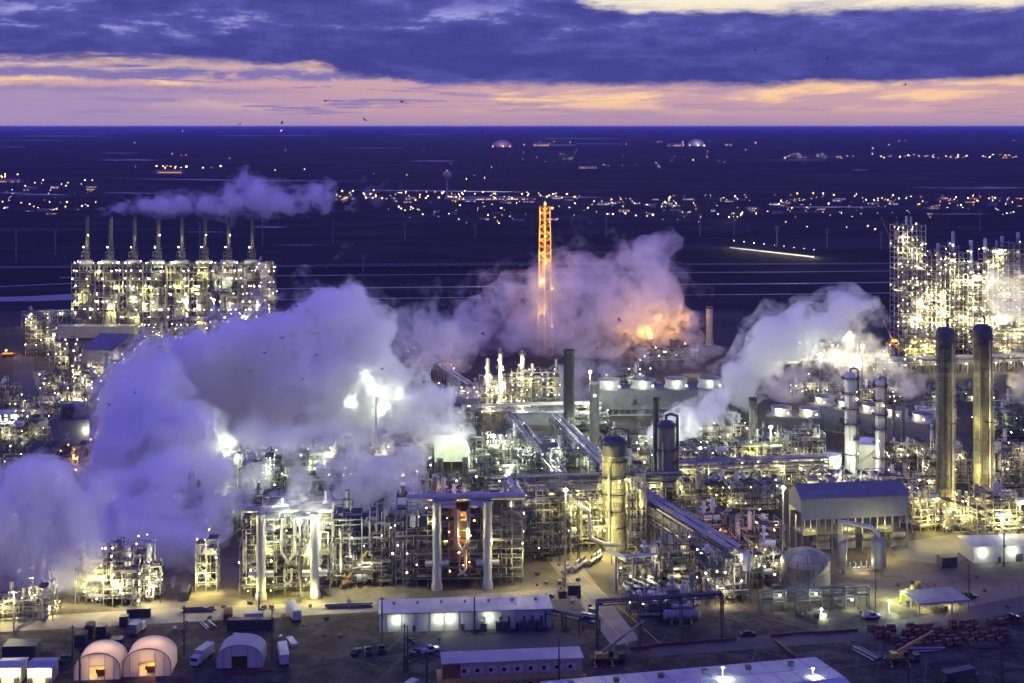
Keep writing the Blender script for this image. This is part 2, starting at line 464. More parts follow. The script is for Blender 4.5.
def mast(label, x, yb, yt, k='c', power=20000, s=.9, arms=2, m=None, drop=(0, -2, -1.5)):
    Y = ydist(yb); h = (yb - yt) * Y / F
    t = thing('floodlight_mast', label, 'light mast', gp(x, yb))
    MB().lathe([(0, 0), (.45, 0), (.4, h*.5), (.28, h), (0, h)], 10).build('pole', m or STEEL, t, True)
    hd = MB(); hd.bar((-1.3, 0, h - .1), (1.3, 0, h - .1), .25)
    for i in range(arms): hd.box((-1 + 2*i/max(1, arms - 1) if arms > 1 else 0, -.3, h + .15), (.8, .9, .35))
    hd.build('lamp_head', STEELD, t)
    lamp(t, (0, -.9, h + .2), k, s, power * (.12 if power > 30000 else 1), drop)
    if power > 30000:
        for dx_, dy_, dz_ in ((-15, 4, -9), (14, 5, -6), (2, 13, -15), (-7, 6, 6)): light((dx_, dy_, h + dz_), power * .19, k, t, 1.2)  # extra lights without fixtures, added round the mast to spread its glow
    return t
def utility_pole(label, x, yb, yt, arms=1, lampk=None):
    Y = ydist(yb); h = (yb - yt) * Y / F
    t = thing('utility_pole', label, 'utility pole', gp(x, yb))
    MB().lathe([(0, 0), (.34, 0), (.22, h), (0, h)], 8).build('pole', WOOD, t, True)
    a = MB()
    for i in range(arms): a.bar((-1.2, 0, h - .8 - i*1.4), (1.2, 0, h - .8 - i*1.4), .2)
    a.build('crossarm', WOOD, t)
    b = MB(); b.box((.35, -.3, h*.55), (.5, .5, .9)); b.build('junction_box', STEELD, t)
    if lampk: lamp(t, (0, -.6, h*.93), lampk, .5, 1500)
    return t

# ------------------------------------------------------------------ buildings
def shed(label, x, yb, wpx, hpx, depth, rz, wall, roofm, pitch=.0, lamps=(), doors=(), windows=0, name='shed', cat='building', open_below=0., k='c', power=1500, roof_over=.5, gable=False, hvac=0):
    """long side towards the viewer, centre of its foot at pixel (x, yb)"""
    Y = ydist(yb); w = wpx * Y / F; h = hpx * Y / F
    t = thing(name, label, cat, gp(x, yb), rz)
    z0 = h * open_below
    if open_below:
        s = MB(); wt = .25
        for yy in (0, depth): s = MB(); s.box((0, yy, (z0 + h)/2), (w, wt, h - z0)); s.build('wall', wall, t)
        for xx in (-w/2, w/2): 
            g = MB(); g.prism([(yy, zz) for yy, zz in ((.15, z0 + h*.12), (depth - .15, z0 + h*.12), (depth - .15, h), (depth/2, h + depth*pitch), (.15, h))], -.12, .12)
            g.v = [(xx + b, a, c) for a, b, c in g.v]; g.f = [tuple(reversed(q)) for q in g.f]; g.build('gable_wall', wall, t)
        s = MB(); n = max(2, int(w / 7))
        for i in range(n + 1):
            for yy in (.2, depth/2, depth - .2): s.bar((-w/2 + .3 + (w - .6)*i/n, yy, 0), (-w/2 + .3 + (w - .6)*i/n, yy, z0 + .4), .45)
        s.build('leg_frame', STEEL, t)
    else:
        s = MB()
        if pitch and gable:
            s.box((0, depth/2, h/2), (w, depth, h))
            s.prism([(0, h), (depth, h), (depth/2, h + depth*pitch - .05)], -w/2, w/2)
            n0 = 8
            s.v = s.v[:8] + [(b, a, c) for a, b, c in s.v[8:]]
        else: s.box((0, depth/2, h/2), (w, depth, h))
        s.build('wall', wall, t)
    r = MB(); o = roof_over
    if pitch:
        n = len(r.v)
        P = [(-o, h + .02 - o*pitch), (depth/2, h + depth/2*pitch*2*.5 + .02), (depth + o, h + .02 - o*pitch)]
        P = [(-o, h - o*pitch*2 + .05), (depth/2, h + depth*pitch + .05), (depth + o, h - o*pitch*2 + .05), (depth + o, h - o*pitch*2 + .3), (depth/2, h + depth*pitch + .3), (-o, h - o*pitch*2 + .3)]
        r.prism(P, -w/2 - o, w/2 + o); r.v = [(b, a, c) for a, b, c in r.v]; r.f = [tuple(reversed(q)) for q in r.f]
    else:
        r.box((0, depth/2, h + .16), (w + 2*o, depth + 2*o, .3))
    r.build('roof', roofm, t)
    rib = MB(); nr = max(2, int(w / 6))
    if not pitch:
        for i in range(1, nr): rib.box((-w/2 + w*i/nr, depth/2, h + .35), (.14, depth + o, .08))
        rib.build('roof_seam', roofm, t)
    for dx, dw, dh, m in doors:
        MB().box((dx*w, -.06, dh/2), (dw, .12, dh)).build('door', m, t)
    for i in range(windows):
        xx = -w/2 + w*(i + .5)/windows
        f = MB(); f.box((xx, -.05, h*.6), (1.9, .1, 1.5)); fo = f.build('window', WHITED, t)
        g = MB(); g.box((xx, -.11, h*.6), (1.5, .06, 1.1)); g.build('pane', GLASS, fo)
    for i in range(hvac):
        xx = w*(.12 + .3*i/max(1, hvac - 1)) if hvac > 1 else 0
        g = MB(); g.box((xx, -1.2, 1.6), (2.2, 1.8, 2.6)); g.box((xx, -1.2, 3.2), (1.6, 1.2, .6)); g.tube([(xx, -1.2, 3.4), (xx, -1.2, 4.4), (xx, .2, 4.4)], .3); g.build('air_conditioner', STEELD, t)
    for lx in lamps:
        lamp(t, (lx*w, -.7, h*.72), k, .5, power, (0, -1.1, -.5))
    return t, w, h

def translucent(name, col):
    m = bpy.data.materials.new(name); m.use_nodes = True; nt = m.node_tree; nt.nodes.clear()
    o = nt.nodes.new('ShaderNodeOutputMaterial'); a = nt.nodes.new('ShaderNodeBsdfDiffuse'); b = nt.nodes.new('ShaderNodeBsdfTranslucent'); x = nt.nodes.new('ShaderNodeMixShader')
    a.inputs[0].default_value = (*col, 1); b.inputs[0].default_value = (*col, 1); x.inputs[0].default_value = .35
    nt.links.new(a.outputs[0], x.inputs[1]); nt.links.new(b.outputs[0], x.inputs[2]); nt.links.new(x.outputs[0], o.inputs[0]); return m
FABRIC = translucent('pale tent fabric', (.52, .50, .48))

def arch_tent(label, x, yb, wpx, hpx, depth, rz, lit=0, group=None):
    Y = ydist(yb); w = wpx * Y / F; h = hpx * Y / F; sw = h * .42
    t = thing('fabric_tent', label, 'tent', gp(x, yb), rz, group)
    N = 16
    arc = [(-w/2, 0), (-w/2, sw)] + [(-w/2*math.cos(PI*i/N), sw + (h - sw)*math.sin(PI*i/N)) for i in range(1, N)] + [(w/2, sw), (w/2, 0)]
    c = MB(); K = 6
    for q in range(K + 1):
        sag = 0 if q % 2 == 0 else .12
        for px, pz in arc: c.v.append((px*(1 - sag/w*2), depth*q/K, max(0, pz - sag if pz > 0 else 0)))
    n = len(arc)
    for q in range(K):
        for i in range(n - 1): c.f.append((q*n + i, q*n + i + 1, (q+1)*n + i + 1, (q+1)*n + i))
    c.build('cover', FABRIC, t, True)
    dw, dh = w*.17, h*.52
    e = MB()                                  # end wall with a doorway
    def arcz(px): 
        return sw + (h - sw)*math.sqrt(max(0, 1 - (2*px/w)**2))
    M = 10
    for s_ in (-1, 1):
        pts = [(s_*dw, 0, 0), (s_*w/2, 0, 0), (s_*w/2, 0, sw)]
        for i in range(1, M + 1):
            px = w/2 + (dw - w/2)*i/M; pts.append((s_*px, 0, arcz(px)))
        e.sheet(pts if s_ > 0 else pts[::-1])
    pts = [(-dw, 0, dh), (dw, 0, dh)] + [(dw - 2*dw*i/M, 0, arcz(dw - 2*dw*i/M)) for i in range(M + 1)]
    e.sheet(pts); e.v = [(a, .05, b) for a, _, b in e.v]
    e.build('end_wall', FABRIC, t)
    b = MB(); b.sheet([(px, depth - .05, pz) for px, pz in arc]); b.build('back_wall', FABRIC, t)
    fr = MB()
    for (a, b2), (c2, d2) in zip(arc, arc[1:]): fr.bar((a, -.1, b2), (c2, -.1, d2), .3)
    for xx in (-w*.36, -dw, dw, w*.36): fr.bar((xx, -.1, 0), (xx, -.1, arcz(xx) - .1), .18)
    fr.bar((-dw, -.1, dh), (dw, -.1, dh), .18)
    fr.build('frame', mat('tent frame', (.2, .19, .18), .6), t)
    if lit:
        fl_ = MB(); fl_.box((0, depth/2, .05), (w - .6, depth - .4, .1)); fl_.build('bounce_slab', mat('pale bounce slab', (.45, .42, .36), .8), t)  # pale slab added to bounce the tent light out through the doorway
        lamp(t, (0, depth*.45, h*.72), 'o', .3); light((0, depth*.45, h*.6), lit, (1, .60, .20), t, .5)
        g = MB(); g.box((.6, depth*.4, 1.2), (2.4, 3.5, 2.4)); g.box((-1.0, depth*.5, .8), (1.4, 1.4, 1.6)); o_ = g.build('stored_gear', ORANGE, t)
    return t

# ------------------------------------------------------------------ vehicles and plant
def wheel(mb, x, y, r, w): mb.lathe([(0, -w/2), (r, -w/2), (r, w/2), (0, w/2)], 12, (x, y, r), (0, 1, 0))
def car(label, x, yb, rz, paint, truck=False):
    t = thing('pickup_truck' if truck else 'parked_car', label, 'pickup truck' if truck else 'car', gp(x, yb), rz)
    b = MB(); L, W = (5.6, 1.95) if truck else (4.6, 1.85)
    P = [(-L/2, .4), (L/2, .4), (L/2, .85), (L*.28, 1.02), (-L*.5, 1.05)]
    b.prism(P, -W/2, W/2)
    if truck:
        for s_ in (-1, 1): b.box((-L*.32, s_*(W/2 - .06), 1.2), (L*.36, .1, .35))
        b.box((-L/2 + .06, 0, 1.2), (.1, W, .35))
    b.build('body', paint, t)
    c = MB(); C0 = [(-L*.1, 1.03), (L*.24, 1.03), (L*.1, 1.72), (-L*.08, 1.74)] if truck else [(-L*.42, 1.04), (L*.24, 1.03), (L*.1, 1.48), (-L*.25, 1.5)]
    c.prism(C0, -W*.44, W*.44); c.build('windows', GLASS, t)
    top = C0[3], C0[2]
    r = MB(); r.box(((top[0][0] + top[1][0])/2, 0, top[0][1] + .03), (top[1][0] - top[0][0] + .1, W*.86, .06)); r.build('roof', paint, t)
    for sx in (-.3, .3):
        for s_ in (-1, 1):
            w = MB(); wheel(w, sx*L, s_*(W/2 - .1), .36, .24); w.build('wheel', BLACK, t, True)
    for s_ in (-1, 1):
        l_ = MB(); l_.box((L/2 + .02, s_*W*.36, .78), (.06, .3, .18)); l_.build('headlight', GLASS, t)
    t.scale = (1.35, 1.35, 1.35)
    return t
def lorry(label, x, yb, rz, boxm, L=10., cab=True, name='box_truck', cat='truck', hh=2.7):
    t = thing(name, label, cat, gp(x, yb), rz)
    b = MB(); b.box((-1, 0, 1.2 + hh/2), (L, 2.6, hh)); b.build('cargo_box', boxm, t)
    rf = MB(); rf.box((-1, 0, 1.2 + hh + .05), (L + .1, 2.66, .1)); rf.build('roof', WHITED if boxm is not DARK else STEELD, t)
    ch = MB(); ch.box((0, 0, .95), (L + 3, 1.0, .4)); ch.build('chassis', DARK, t)
    if cab:
        c = MB(); c.prism([(L/2 - .6, .7), (L/2 + 1.9, .7), (L/2 + 1.9, 1.6), (L/2 + 1.5, 2.9), (L/2 - .6, 3.0)], -1.2, 1.2); cb = c.build('cab', WHITED, t)
        g = MB(); g.box((L/2 + 1.77, 0, 2.2), (.1, 2.1, .9)); g.build('windscreen', GLASS, cb)
    for sx in ((-L/2 + .4), (-L/2 + 1.7)) + ((L/2 + 1.0,) if cab else ()):
        for s_ in (-1, 1):
            w = MB(); wheel(w, sx, s_*1.1, .5, .35); w.build('wheel', BLACK, t, True)
    t.scale = (1.25, 1.25, 1.25)
    return t
def container(label, x, yb, rz, m, L=6., Wd=2.5, hh=2.6, group=None, name='container', cat='container'):
    t = thing(name, label, cat, gp(x, yb), rz, group)
    b = MB(); b.box((0, 0, hh/2 + .1), (L, Wd, hh)); b.build('body', m, t)
    r = MB(); n = int(L / .6)
    for i in range(n + 1):
        for s_ in (-1, 1): r.box((-L/2 + .05 + (L - .1)*i/n, s_*(Wd/2 + .04), hh/2 + .1), (.16, .08, hh - .2))
    r.build('corrugation', m, t)
    d = MB(); d.box((L/2 + .04, 0, hh/2 + .1), (.07, Wd - .2, hh - .2)); d.bar((L/2 + .1, .3, .3), (L/2 + .1, .3, hh), .08); d.build('door', STEELD, t)
    return t
def crane(label, x, yb, rz, boom_len, elev, paint, boomrot=0., boomm=None):
    t = thing('mobile_crane', label, 'crane', gp(x, yb), rz)
    b = MB(); b.box((0, 0, 1.3), (12, 2.8, .9)); b.box((4.9, 0, 2.3), (2.2, 2.6, 1.3)); b.build('carrier', DARK, t)
    for sx in (-4.6, -3.1, 2.2, 3.8, 5.2):
        for s_ in (-1, 1):
            w = MB(); wheel(w, sx, s_*1.25, .7, .5); w.build('wheel', BLACK, t, True)
    for sx in (-5.4, 1):
        for s_ in (-1, 1):
            o = MB(); o.bar((sx, s_*1.3, 1.1), (sx, s_*3.6, 1.0), .35); o.bar((sx, s_*3.6, 1.1), (sx, s_*3.6, 0), .3); o.cyl(sx, s_*3.6, 0, .15, .6, n=10); o.build('outrigger', paint, t)
    u = MB(); u.box((-1.5, 0, 2.7), (5, 2.6, 1.7)); u.box((-4.1, 0, 2.7), (1.2, 2.9, 1.9)); u.build('superstructure', paint, t)
    c = MB(); c.box((.8, -1.0, 3.2), (1.8, 1.0, 1.9)); c.build('operator_cab', GLASS, t)
    dx, dz = math.cos(elev), math.sin(elev); cr, sr = math.cos(boomrot), math.sin(boomrot)
    q = lambda l, o=0: (-2 + l*dx*cr, l*dx*sr, 3.8 + l*dz + o)
    m = MB(); m.bar(q(0), q(boom_len*.55), .8, .9); m.bar(q(boom_len*.5), q(boom_len*.8), .62, .7); m.bar(q(boom_len*.75), q(boom_len), .46, .5)
    m.box(q(boom_len), (1.0, .9, 1.0)); m.build('boom', boomm or paint, t)
    h = MB(); h.bar((.9*cr, .9*sr, 3.2), q(boom_len*.35, -.4), .4); h.build('ram', STEEL, t)
    w = MB(); p = Vector(q(boom_len)); w.bar(p, p - Vector((0, 0, max(2., p.z*.45))), .1); w.box(p - Vector((0, 0, max(2., p.z*.45))), (.5, .4, .9)); w.build('hook', DARK, t)
    return t

# ================================================================== camera, world, air
cam = bpy.data.cameras.new('camera'); co = bpy.data.objects.new('camera', cam); C.objects.link(co)
co.location = (0, 0, H); co.rotation_euler = (PI/2, 0, 0)
cam.lens = F / 1024 * 36; cam.sensor_width = 36; cam.shift_y = -215.5 / 1024; cam.clip_start = 5; cam.clip_end = 400000
sc.camera = co

w = bpy.data.worlds.new('World'); sc.world = w; w.use_nodes = True
nt = w.node_tree; bg = nt.nodes['Background']
class NG:
    def __init__(s, nt): s.nt = nt
    def put(s, sock, v):
        if isinstance(v, bpy.types.NodeSocket): s.nt.links.new(v, sock)
        elif v is not None: sock.default_value = v
    def m(s, op, a, b=None, c=None, clamp=False):
        n = s.nt.nodes.new('ShaderNodeMath'); n.operation = op; n.use_clamp = clamp
        for i, v in enumerate((a, b, c)): s.put(n.inputs[i], v)
        return n.outputs[0]
    def rng(s, v, a, b, c, d, smooth=True):
        n = s.nt.nodes.new('ShaderNodeMapRange')
        if smooth: n.interpolation_type = 'SMOOTHSTEP'
        for i, q in enumerate((v, a, b, c, d)): s.put(n.inputs[i], q)
        return n.outputs[0]
    def xyz(s, x, y, z=0.):
        n = s.nt.nodes.new('ShaderNodeCombineXYZ')
        for i, q in enumerate((x, y, z)): s.put(n.inputs[i], q)
        return n.outputs[0]
    def noise(s, v, scale=1., detail=5., rough=.55, dist=0.):
        n = s.nt.nodes.new('ShaderNodeTexNoise'); s.put(n.inputs['Vector'], v)
        n.inputs['Scale'].default_value = scale; n.inputs['Detail'].default_value = detail; n.inputs['Roughness'].default_value = rough; n.inputs['Distortion'].default_value = dist
        return n.outputs[0]
    def mix(s, f, a, b):
        n = s.nt.nodes.new('ShaderNodeMix'); n.data_type = 'RGBA'; s.put(n.inputs[0], f)
        for i, q in ((6, a), (7, b)): s.put(n.inputs[i], (*q, 1) if isinstance(q, tuple) and len(q) == 3 else q)
        return n.outputs[2]
    def ramp(s, v, stops):
        n = s.nt.nodes.new('ShaderNodeValToRGB'); s.put(n.inputs[0], v); e = n.color_ramp.elements
        while len(e) < len(stops): e.new(.5)
        for q, (p, c) in zip(e, stops): q.position = p; q.color = (*c, 1)
        return n.outputs[0]
g = NG(nt)
tc = nt.nodes.new('ShaderNodeTexCoord'); sp = nt.nodes.new('ShaderNodeSeparateXYZ'); nt.links.new(tc.outputs['Generated'], sp.inputs[0])
dx, dy, dz = sp.outputs
hyp = g.m('SQRT', g.m('ADD', g.m('MULTIPLY', dx, dx), g.m('MULTIPLY', dy, dy)))
P_ = g.m('MULTIPLY', g.m('DIVIDE', dz, g.m('MAXIMUM', hyp, 1e-3)), F)          # height above the horizon
Q_ = g.m('MULTIPLY', g.m('ARCTAN2', dx, dy), F)                                 # bearing
def sn(sx, sy, seed, det=7., rough=.6, dist=0.):       # noise in (bearing, height), stretched along the horizon
    return g.m('SUBTRACT', g.noise(g.xyz(g.m('MULTIPLY', Q_, 1/sx), g.m('MULTIPLY', P_, 1/sy), seed), 1., det, rough, dist), .5)
n1 = sn(70, 20, 3.1); n1b = sn(300, 40, 9.1, 3., .5); n2 = sn(60, 14, 6.7); nf = sn(22, 8, 2.2, 5., .65)
Qn = g.m('ADD', Q_, g.m('MULTIPLY', n1, 150))
lowe = g.m('ADD', g.rng(Qn, -260, -70, 63, 41), g.rng(Q_, 300, 500, 0, 2))
wob = g.m('ADD', g.m('ADD', g.m('MULTIPLY', n1, 16), g.m('MULTIPLY', n1b, 10)), g.m('MULTIPLY', nf, 7))
fl = g.rng(g.m('SUBTRACT', g.m('ADD', P_, wob), lowe), -5, 6, 0, 1)
upe = g.rng(g.m('ADD', Q_, g.m('MULTIPLY', n1, 160)), -40  , 150, 146, 117)
fu = g.rng(g.m('SUBTRACT', upe, g.m('ADD', P_, g.m('ADD', g.m('MULTIPLY', n2, 22), g.m('MULTIPLY', nf, 12)))), -4, 10, 0, 1)
band = g.m('MULTIPLY', fl, fu)
base = g.ramp(g.m('DIVIDE', P_, 130., None, True), [(0, (.40, .27, .44)), (.07, (.50, .31, .42)), (.18, (.66, .40, .42)), (.30, (.80, .49, .42)), (.44, (.92, .66, .45)), (.72, (.95, .80, .55)), (1, (.95, .88, .70))])
pt = sn(150, 26, 12.4, 6., .6, .4)                                             # warm and dull patches
base = g.mix(g.m('MULTIPLY', g.rng(pt, -.06, .16, 1, 0), g.m('MULTIPLY', g.rng(P_, 6, 24, .1, .75), g.rng(P_, 60, 80, 1, 0))), base, (.54, .33, .42))
base = g.mix(g.m('MULTIPLY', g.rng(pt, -.04, .12, 0, .95), g.m('MULTIPLY', g.rng(P_, 10, 26, 0, 1), g.rng(P_, 60, 80, 1, 0))), base, (1.0, .64, .36))
st = sn(120, 7, 1.7, 6., .62, .3)
st = g.m('ADD', st, g.m('MULTIPLY', sn(210, 16, 21.3, 4., .55), .9))
stf = g.m('MULTIPLY', g.m('MULTIPLY', g.rng(st, .02, .13, 0, 1), g.rng(Q_, -250, 100, 1, .3)), g.rng(P_, 4, 14, .2, 1))
base = g.mix(stf, base, g.mix(g.rng(nf, -.2, .2, 0, 1), (.17, .15, .42), (.30, .24, .50)))
Pw = g.m('ADD', P_, g.m('MULTIPLY', sn(90, 60, 31.0, 5.), 22))
for lo_, hi_, q0, q1, am in ((46, 54, -150, -20, .9), (32, 37, -330, -150, .7), (60, 66, -470, -330, .8)):     # flat grey violet layers on the left
    ls = g.m('MULTIPLY', g.m('MULTIPLY', g.rng(Pw, lo_ - 3, lo_ + 2, 0, am), g.rng(Pw, hi_ - 2, hi_ + 4, 1, 0)), g.m('MULTIPLY', g.rng(Q_, q0, q1, 1, 0), g.rng(g.m('ADD', nf, n1), -.25, -.02, .15, 1)))
    base = g.mix(ls, base, (.19, .165, .45))
leftp = g.m('MULTIPLY', g.rng(g.m('ADD', Q_, g.m('MULTIPLY', n1, 120)), -440, -60, .85, 0), g.rng(g.m('ADD', P_, g.m('MULTIPLY', n1, 14)), 30, 42, 1, 0))
base = g.mix(leftp, base, (.37, .27, .50))
cl = sn(110, 26, 4.2, 8., .6, .3); cl2 = sn(36, 13, 14.2, 6., .6)
cc = g.m('ADD', cl, g.m('MULTIPLY', cl2, .55))
dark = g.ramp(g.m('ADD', cc, .5, None, True), [(.2, (.050, .050, .26)), (.48, (.060, .063, .295)), (.68, (.092, .095, .385)), (.9, (.15, .15, .52))])
up = g.rng(P_, 60, 110, 0, 1)
dark = g.mix(g.m('MULTIPLY', up, g.rng(cc, -.3, .3, .0, .35)), dark, (.17, .17, .60))
hi = g.m('MULTIPLY', g.m('MULTIPLY', g.rng(P_, 82, 94, 0, 1), g.rng(P_, 106, 124, 1, .2)), g.m('MULTIPLY', g.rng(cc, .05, .22, 0, 1), g.rng(Q_, 0, 220, .8, .15)))
dark = g.mix(hi, dark, (.42, .42, .80))
rim = g.m('MULTIPLY', g.rng(fu, .2, .9, .55, 0), g.rng(Q_, -60, 120, 0, 1))
dark = g.mix(rim, dark, (.45, .42, .70))
sky = g.mix(band, base, dark)
AMB = (.165, .145, .86)
sky = g.mix(g.rng(P_, 127, 150, 0, 1), sky, AMB)
sky = g.mix(g.rng(P_, -6, -1, 1, 0), sky, (.03, .03, .09))
ns_ = nt.nodes.new('ShaderNodeTexSky'); ns_.sky_type = 'NISHITA'; ns_.sun_disc = False; ns_.sun_elevation = R(1.0); ns_.sun_rotation = 0.
ad = nt.nodes.new('ShaderNodeMix'); ad.data_type = 'RGBA'; ad.blend_type = 'ADD'
nsc = nt.nodes.new('ShaderNodeVectorMath'); nsc.operation = 'SCALE'; nt.links.new(ns_.outputs[0], nsc.inputs[0]); nt.links.new(g.rng(P_, 150, 400, 0, .04), nsc.inputs['Scale'])
ad.inputs[0].default_value = 1; nt.links.new(sky, ad.inputs[6]); nt.links.new(nsc.outputs[0], ad.inputs[7])
nt.links.new(ad.outputs[2], bg.inputs[0]); bg.inputs[1].default_value = 1.0
w.cycles.sampling_method = 'MANUAL'; w.cycles.sample_map_resolution = 512
sl = bpy.data.lights.new('sun', 'SUN'); sl.energy = .06; sl.angle = R(4); sl.color = (1, .72, .5)
so = bpy.data.objects.new('sun', sl); C.objects.link(so); so.rotation_euler = (R(-88), 0, 0)

HAZE = True
if HAZE:
    hz = MB(); hz.box((0, 59000, 99.5), (160000, 122000, 201)); o = hz.build('haze', mat('air', (1, 1, 1))); tag(o, kind='stuff')
    m = bpy.data.materials.new('air haze'); m.use_nodes = True; t_ = m.node_tree; t_.nodes.clear()
    a = t_.nodes.new('ShaderNodeOutputMaterial'); v = t_.nodes.new('ShaderNodeVolumePrincipled')
    v.inputs['Color'].default_value = (.45, .47, .95, 1); v.inputs['Density'].default_value = .000015; v.inputs['Anisotropy'].default_value = 0
    t_.links.new(v.outputs[0], a.inputs['Volume']); o.data.materials.clear(); o.data.materials.append(m)
    m.cycles.homogeneous_volume = True

# ================================================================== ground
m = bpy.data.materials.new('ground soil'); m.use_nodes = True; nt = m.node_tree; bs = nt.nodes['Principled BSDF']; bs.inputs['Roughness'].default_value = .95; bs.inputs['Specular IOR Level'].default_value = .15
g = NG(nt); tc = nt.nodes.new('ShaderNodeTexCoord'); sp = nt.nodes.new('ShaderNodeSeparateXYZ'); nt.links.new(tc.outputs['Object'], sp.inputs[0])
gx, gy, gz = sp.outputs; ob = tc.outputs['Object']
nA = g.noise(ob, .02, 8, .62); nB = g.noise(ob, .11, 8, .68); nC = g.noise(ob, .006, 5, .6)
site = g.mix(g.rng(nA, .38, .62, 0, 1), (.115, .10, .066), (.21, .18, .12))
site = g.mix(g.rng(nB, .52, .7, 0, .7), site, (.075, .066, .055))
yard = g.mix(g.rng(nB, .38, .66, 0, 1), (.030, .026, .023), (.088, .075, .06))
yard = g.mix(g.rng(g.noise(ob, .045, 9, .7, 1.5), .53, .6, 0, .8), yard, (.02, .019, .02))
for ca_, sa_, sd_ in ((.97, .26, 2.), (.80, -.60, 5.), (.30, .95, 8.)):      # wheel ruts in three directions
    ru = g.noise(g.xyz(g.m('MULTIPLY', g.m('ADD', g.m('MULTIPLY', gx, ca_), g.m('MULTIPLY', gy, sa_)), .012), g.m('MULTIPLY', g.m('SUBTRACT', g.m('MULTIPLY', gy, ca_), g.m('MULTIPLY', gx, sa_)), .33), sd_), 1., 4., .6, .8)
    yard = g.mix(g.rng(ru, .58, .68, 0, .55), yard, (.115, .104, .092))
yard = g.mix(g.rng(g.noise(ob, .35, 4, .7), .6, .72, 0, .6), yard, (.018, .017, .018))
ym = g.rng(g.m('ADD', gy, g.m('MULTIPLY', g.m('SUBTRACT', nA, .5), 24)), 515, 526, 1, 0)
near = g.mix(ym, site, yard)
vo = nt.nodes.new('ShaderNodeTexVoronoi'); nt.links.new(ob, vo.inputs['Vector']); vo.inputs['Scale'].default_value = .0016
field = g.mix(g.m('MULTIPLY', g.rng(nC, .35, .65, 0, 1), 1.), (.008, .0085, .011), (.024, .023, .026))
sepc = nt.nodes.new('ShaderNodeSeparateColor'); nt.links.new(vo.outputs['Color'], sepc.inputs[0])
field = g.mix(g.rng(sepc.outputs[0], .2, .95, 0, .6), field, (.034, .032, .036))
stv = g.noise(g.xyz(g.m('MULTIPLY', gx, .0011), g.m('MULTIPLY', gy, .0042)), 1., 7., .62, .4)
field = g.mix(g.rng(stv, .47, .56, 0, .85), field, (.0045, .005, .005))
field = g.mix(g.rng(g.noise(g.xyz(g.m('MULTIPLY', gx, .0007), g.m('MULTIPLY', gy, .006), 4.), 1., 6., .6), .60, .66, 0, .8), field, (.06, .056, .055))
field = g.mix(g.rng(g.noise(ob, .03, 8, .7), .5, .72, 0, .7), field, (.004, .0045, .005))
near = g.mix(g.m('MULTIPLY', g.rng(g.m('ADD', gy, g.m('MULTIPLY', g.m('SUBTRACT', nA, .5), 50)), 560, 640, 0, 1), .72), near, (.028, .027, .027))
fm = g.rng(g.m('ADD', gy, g.m('MULTIPLY', g.m('SUBTRACT', nC, .5), 160)), 1330, 1380, 0, 1)
nt.links.new(g.mix(fm, near, field), bs.inputs['Base Color'])
bmp = nt.nodes.new('ShaderNodeBump'); bmp.inputs['Strength'].default_value = .6; bmp.inputs['Distance'].default_value = .6; nt.links.new(nB, bmp.inputs['Height']); nt.links.new(bmp.outputs[0], bs.inputs['Normal'])
gm = MB(); gm.sheet([(-120000, -2000, 0), (120000, -2000, 0), (120000, 240000, 0), (-120000, 240000, 0)])
tag(gm.build('ground', m), kind='structure')

def ground_sheet(name, pix, m, z=.03):
    b = MB(); b.sheet([(*gp(x, y)[:2], z) for x, y in pix]); o = b.build(name, m); tag(o, kind='structure'); return o
ASPH = mat('worn asphalt', (.05, .048, .05), .9, 0, .35, .08)
TRACK = mat('compacted track', (.23, .205, .15), .95, 0, .35, .07)
PALE = mat('pale concrete paving', (.15, .138, .112), .9, 0, .25, .08)
ground_sheet('road', [(0, 632), (0, 618), (190, 607), (392, 601), (560, 588), (620, 604), (560, 600), (370, 612), (190, 622)], TRACK, .03)
ground_sheet('road', [(545, 556), (572, 553), (640, 640), (612, 646)], TRACK, .045)
ground_sheet('pavement', [(396, 641), (556, 631), (592, 641), (570, 650), (440, 656)], ASPH, .03)
ground_sheet('road', [(640, 645), (860, 628), (1024, 596), (1024, 610), (870, 640), (660, 656)], mat('dirt road', (.075, .068, .062), .95, 0, .35, .08), .03)
ground_sheet('pavement', [(885, 545), (960, 533), (985, 552), (950, 565), (900, 560)], PALE, .03)
ground_sheet('road', [(14, 356), (32, 356), (40, 402), (8, 412)], ASPH, .03)
ground_sheet('pavement', [(32, 372), (50, 370), (60, 402), (42, 405)], PALE, .04)
ground_sheet('road', [(0, 268), (0, 266.3), (1024, 262), (1024, 263.4)], mat('gravel track', (.10, .095, .09), .95), .05)
WATER = mat('still water', (.02, .025, .03), .3, 0, .1, .01)
def water(pix, z=.06): ground_sheet('water', pix, WATER, z)
for a, b, xa, xb, hw in ((277.5, 270.0, 60, 1024, .28), (290.2, 281.0, 150, 1024, .5), (301.0, 291.5, 150, 1024, .36), (286.5, 283, 0, 80, .35)):
    n = 8
    top = [(xa + (xb - xa)*i/n, a + (b - a)*i/n - hw + .12*math.sin(i*2.3)) for i in range(n + 1)]
    bot = [(x, y + 2*hw + .15*math.cos(i*3.1)) for i, (x, y) in enumerate(top)]
    water(top + bot[::-1])
water([(0, 301.5), (0, 297), (30, 296.2), (80, 293.5), (80, 299.5), (40, 301)])
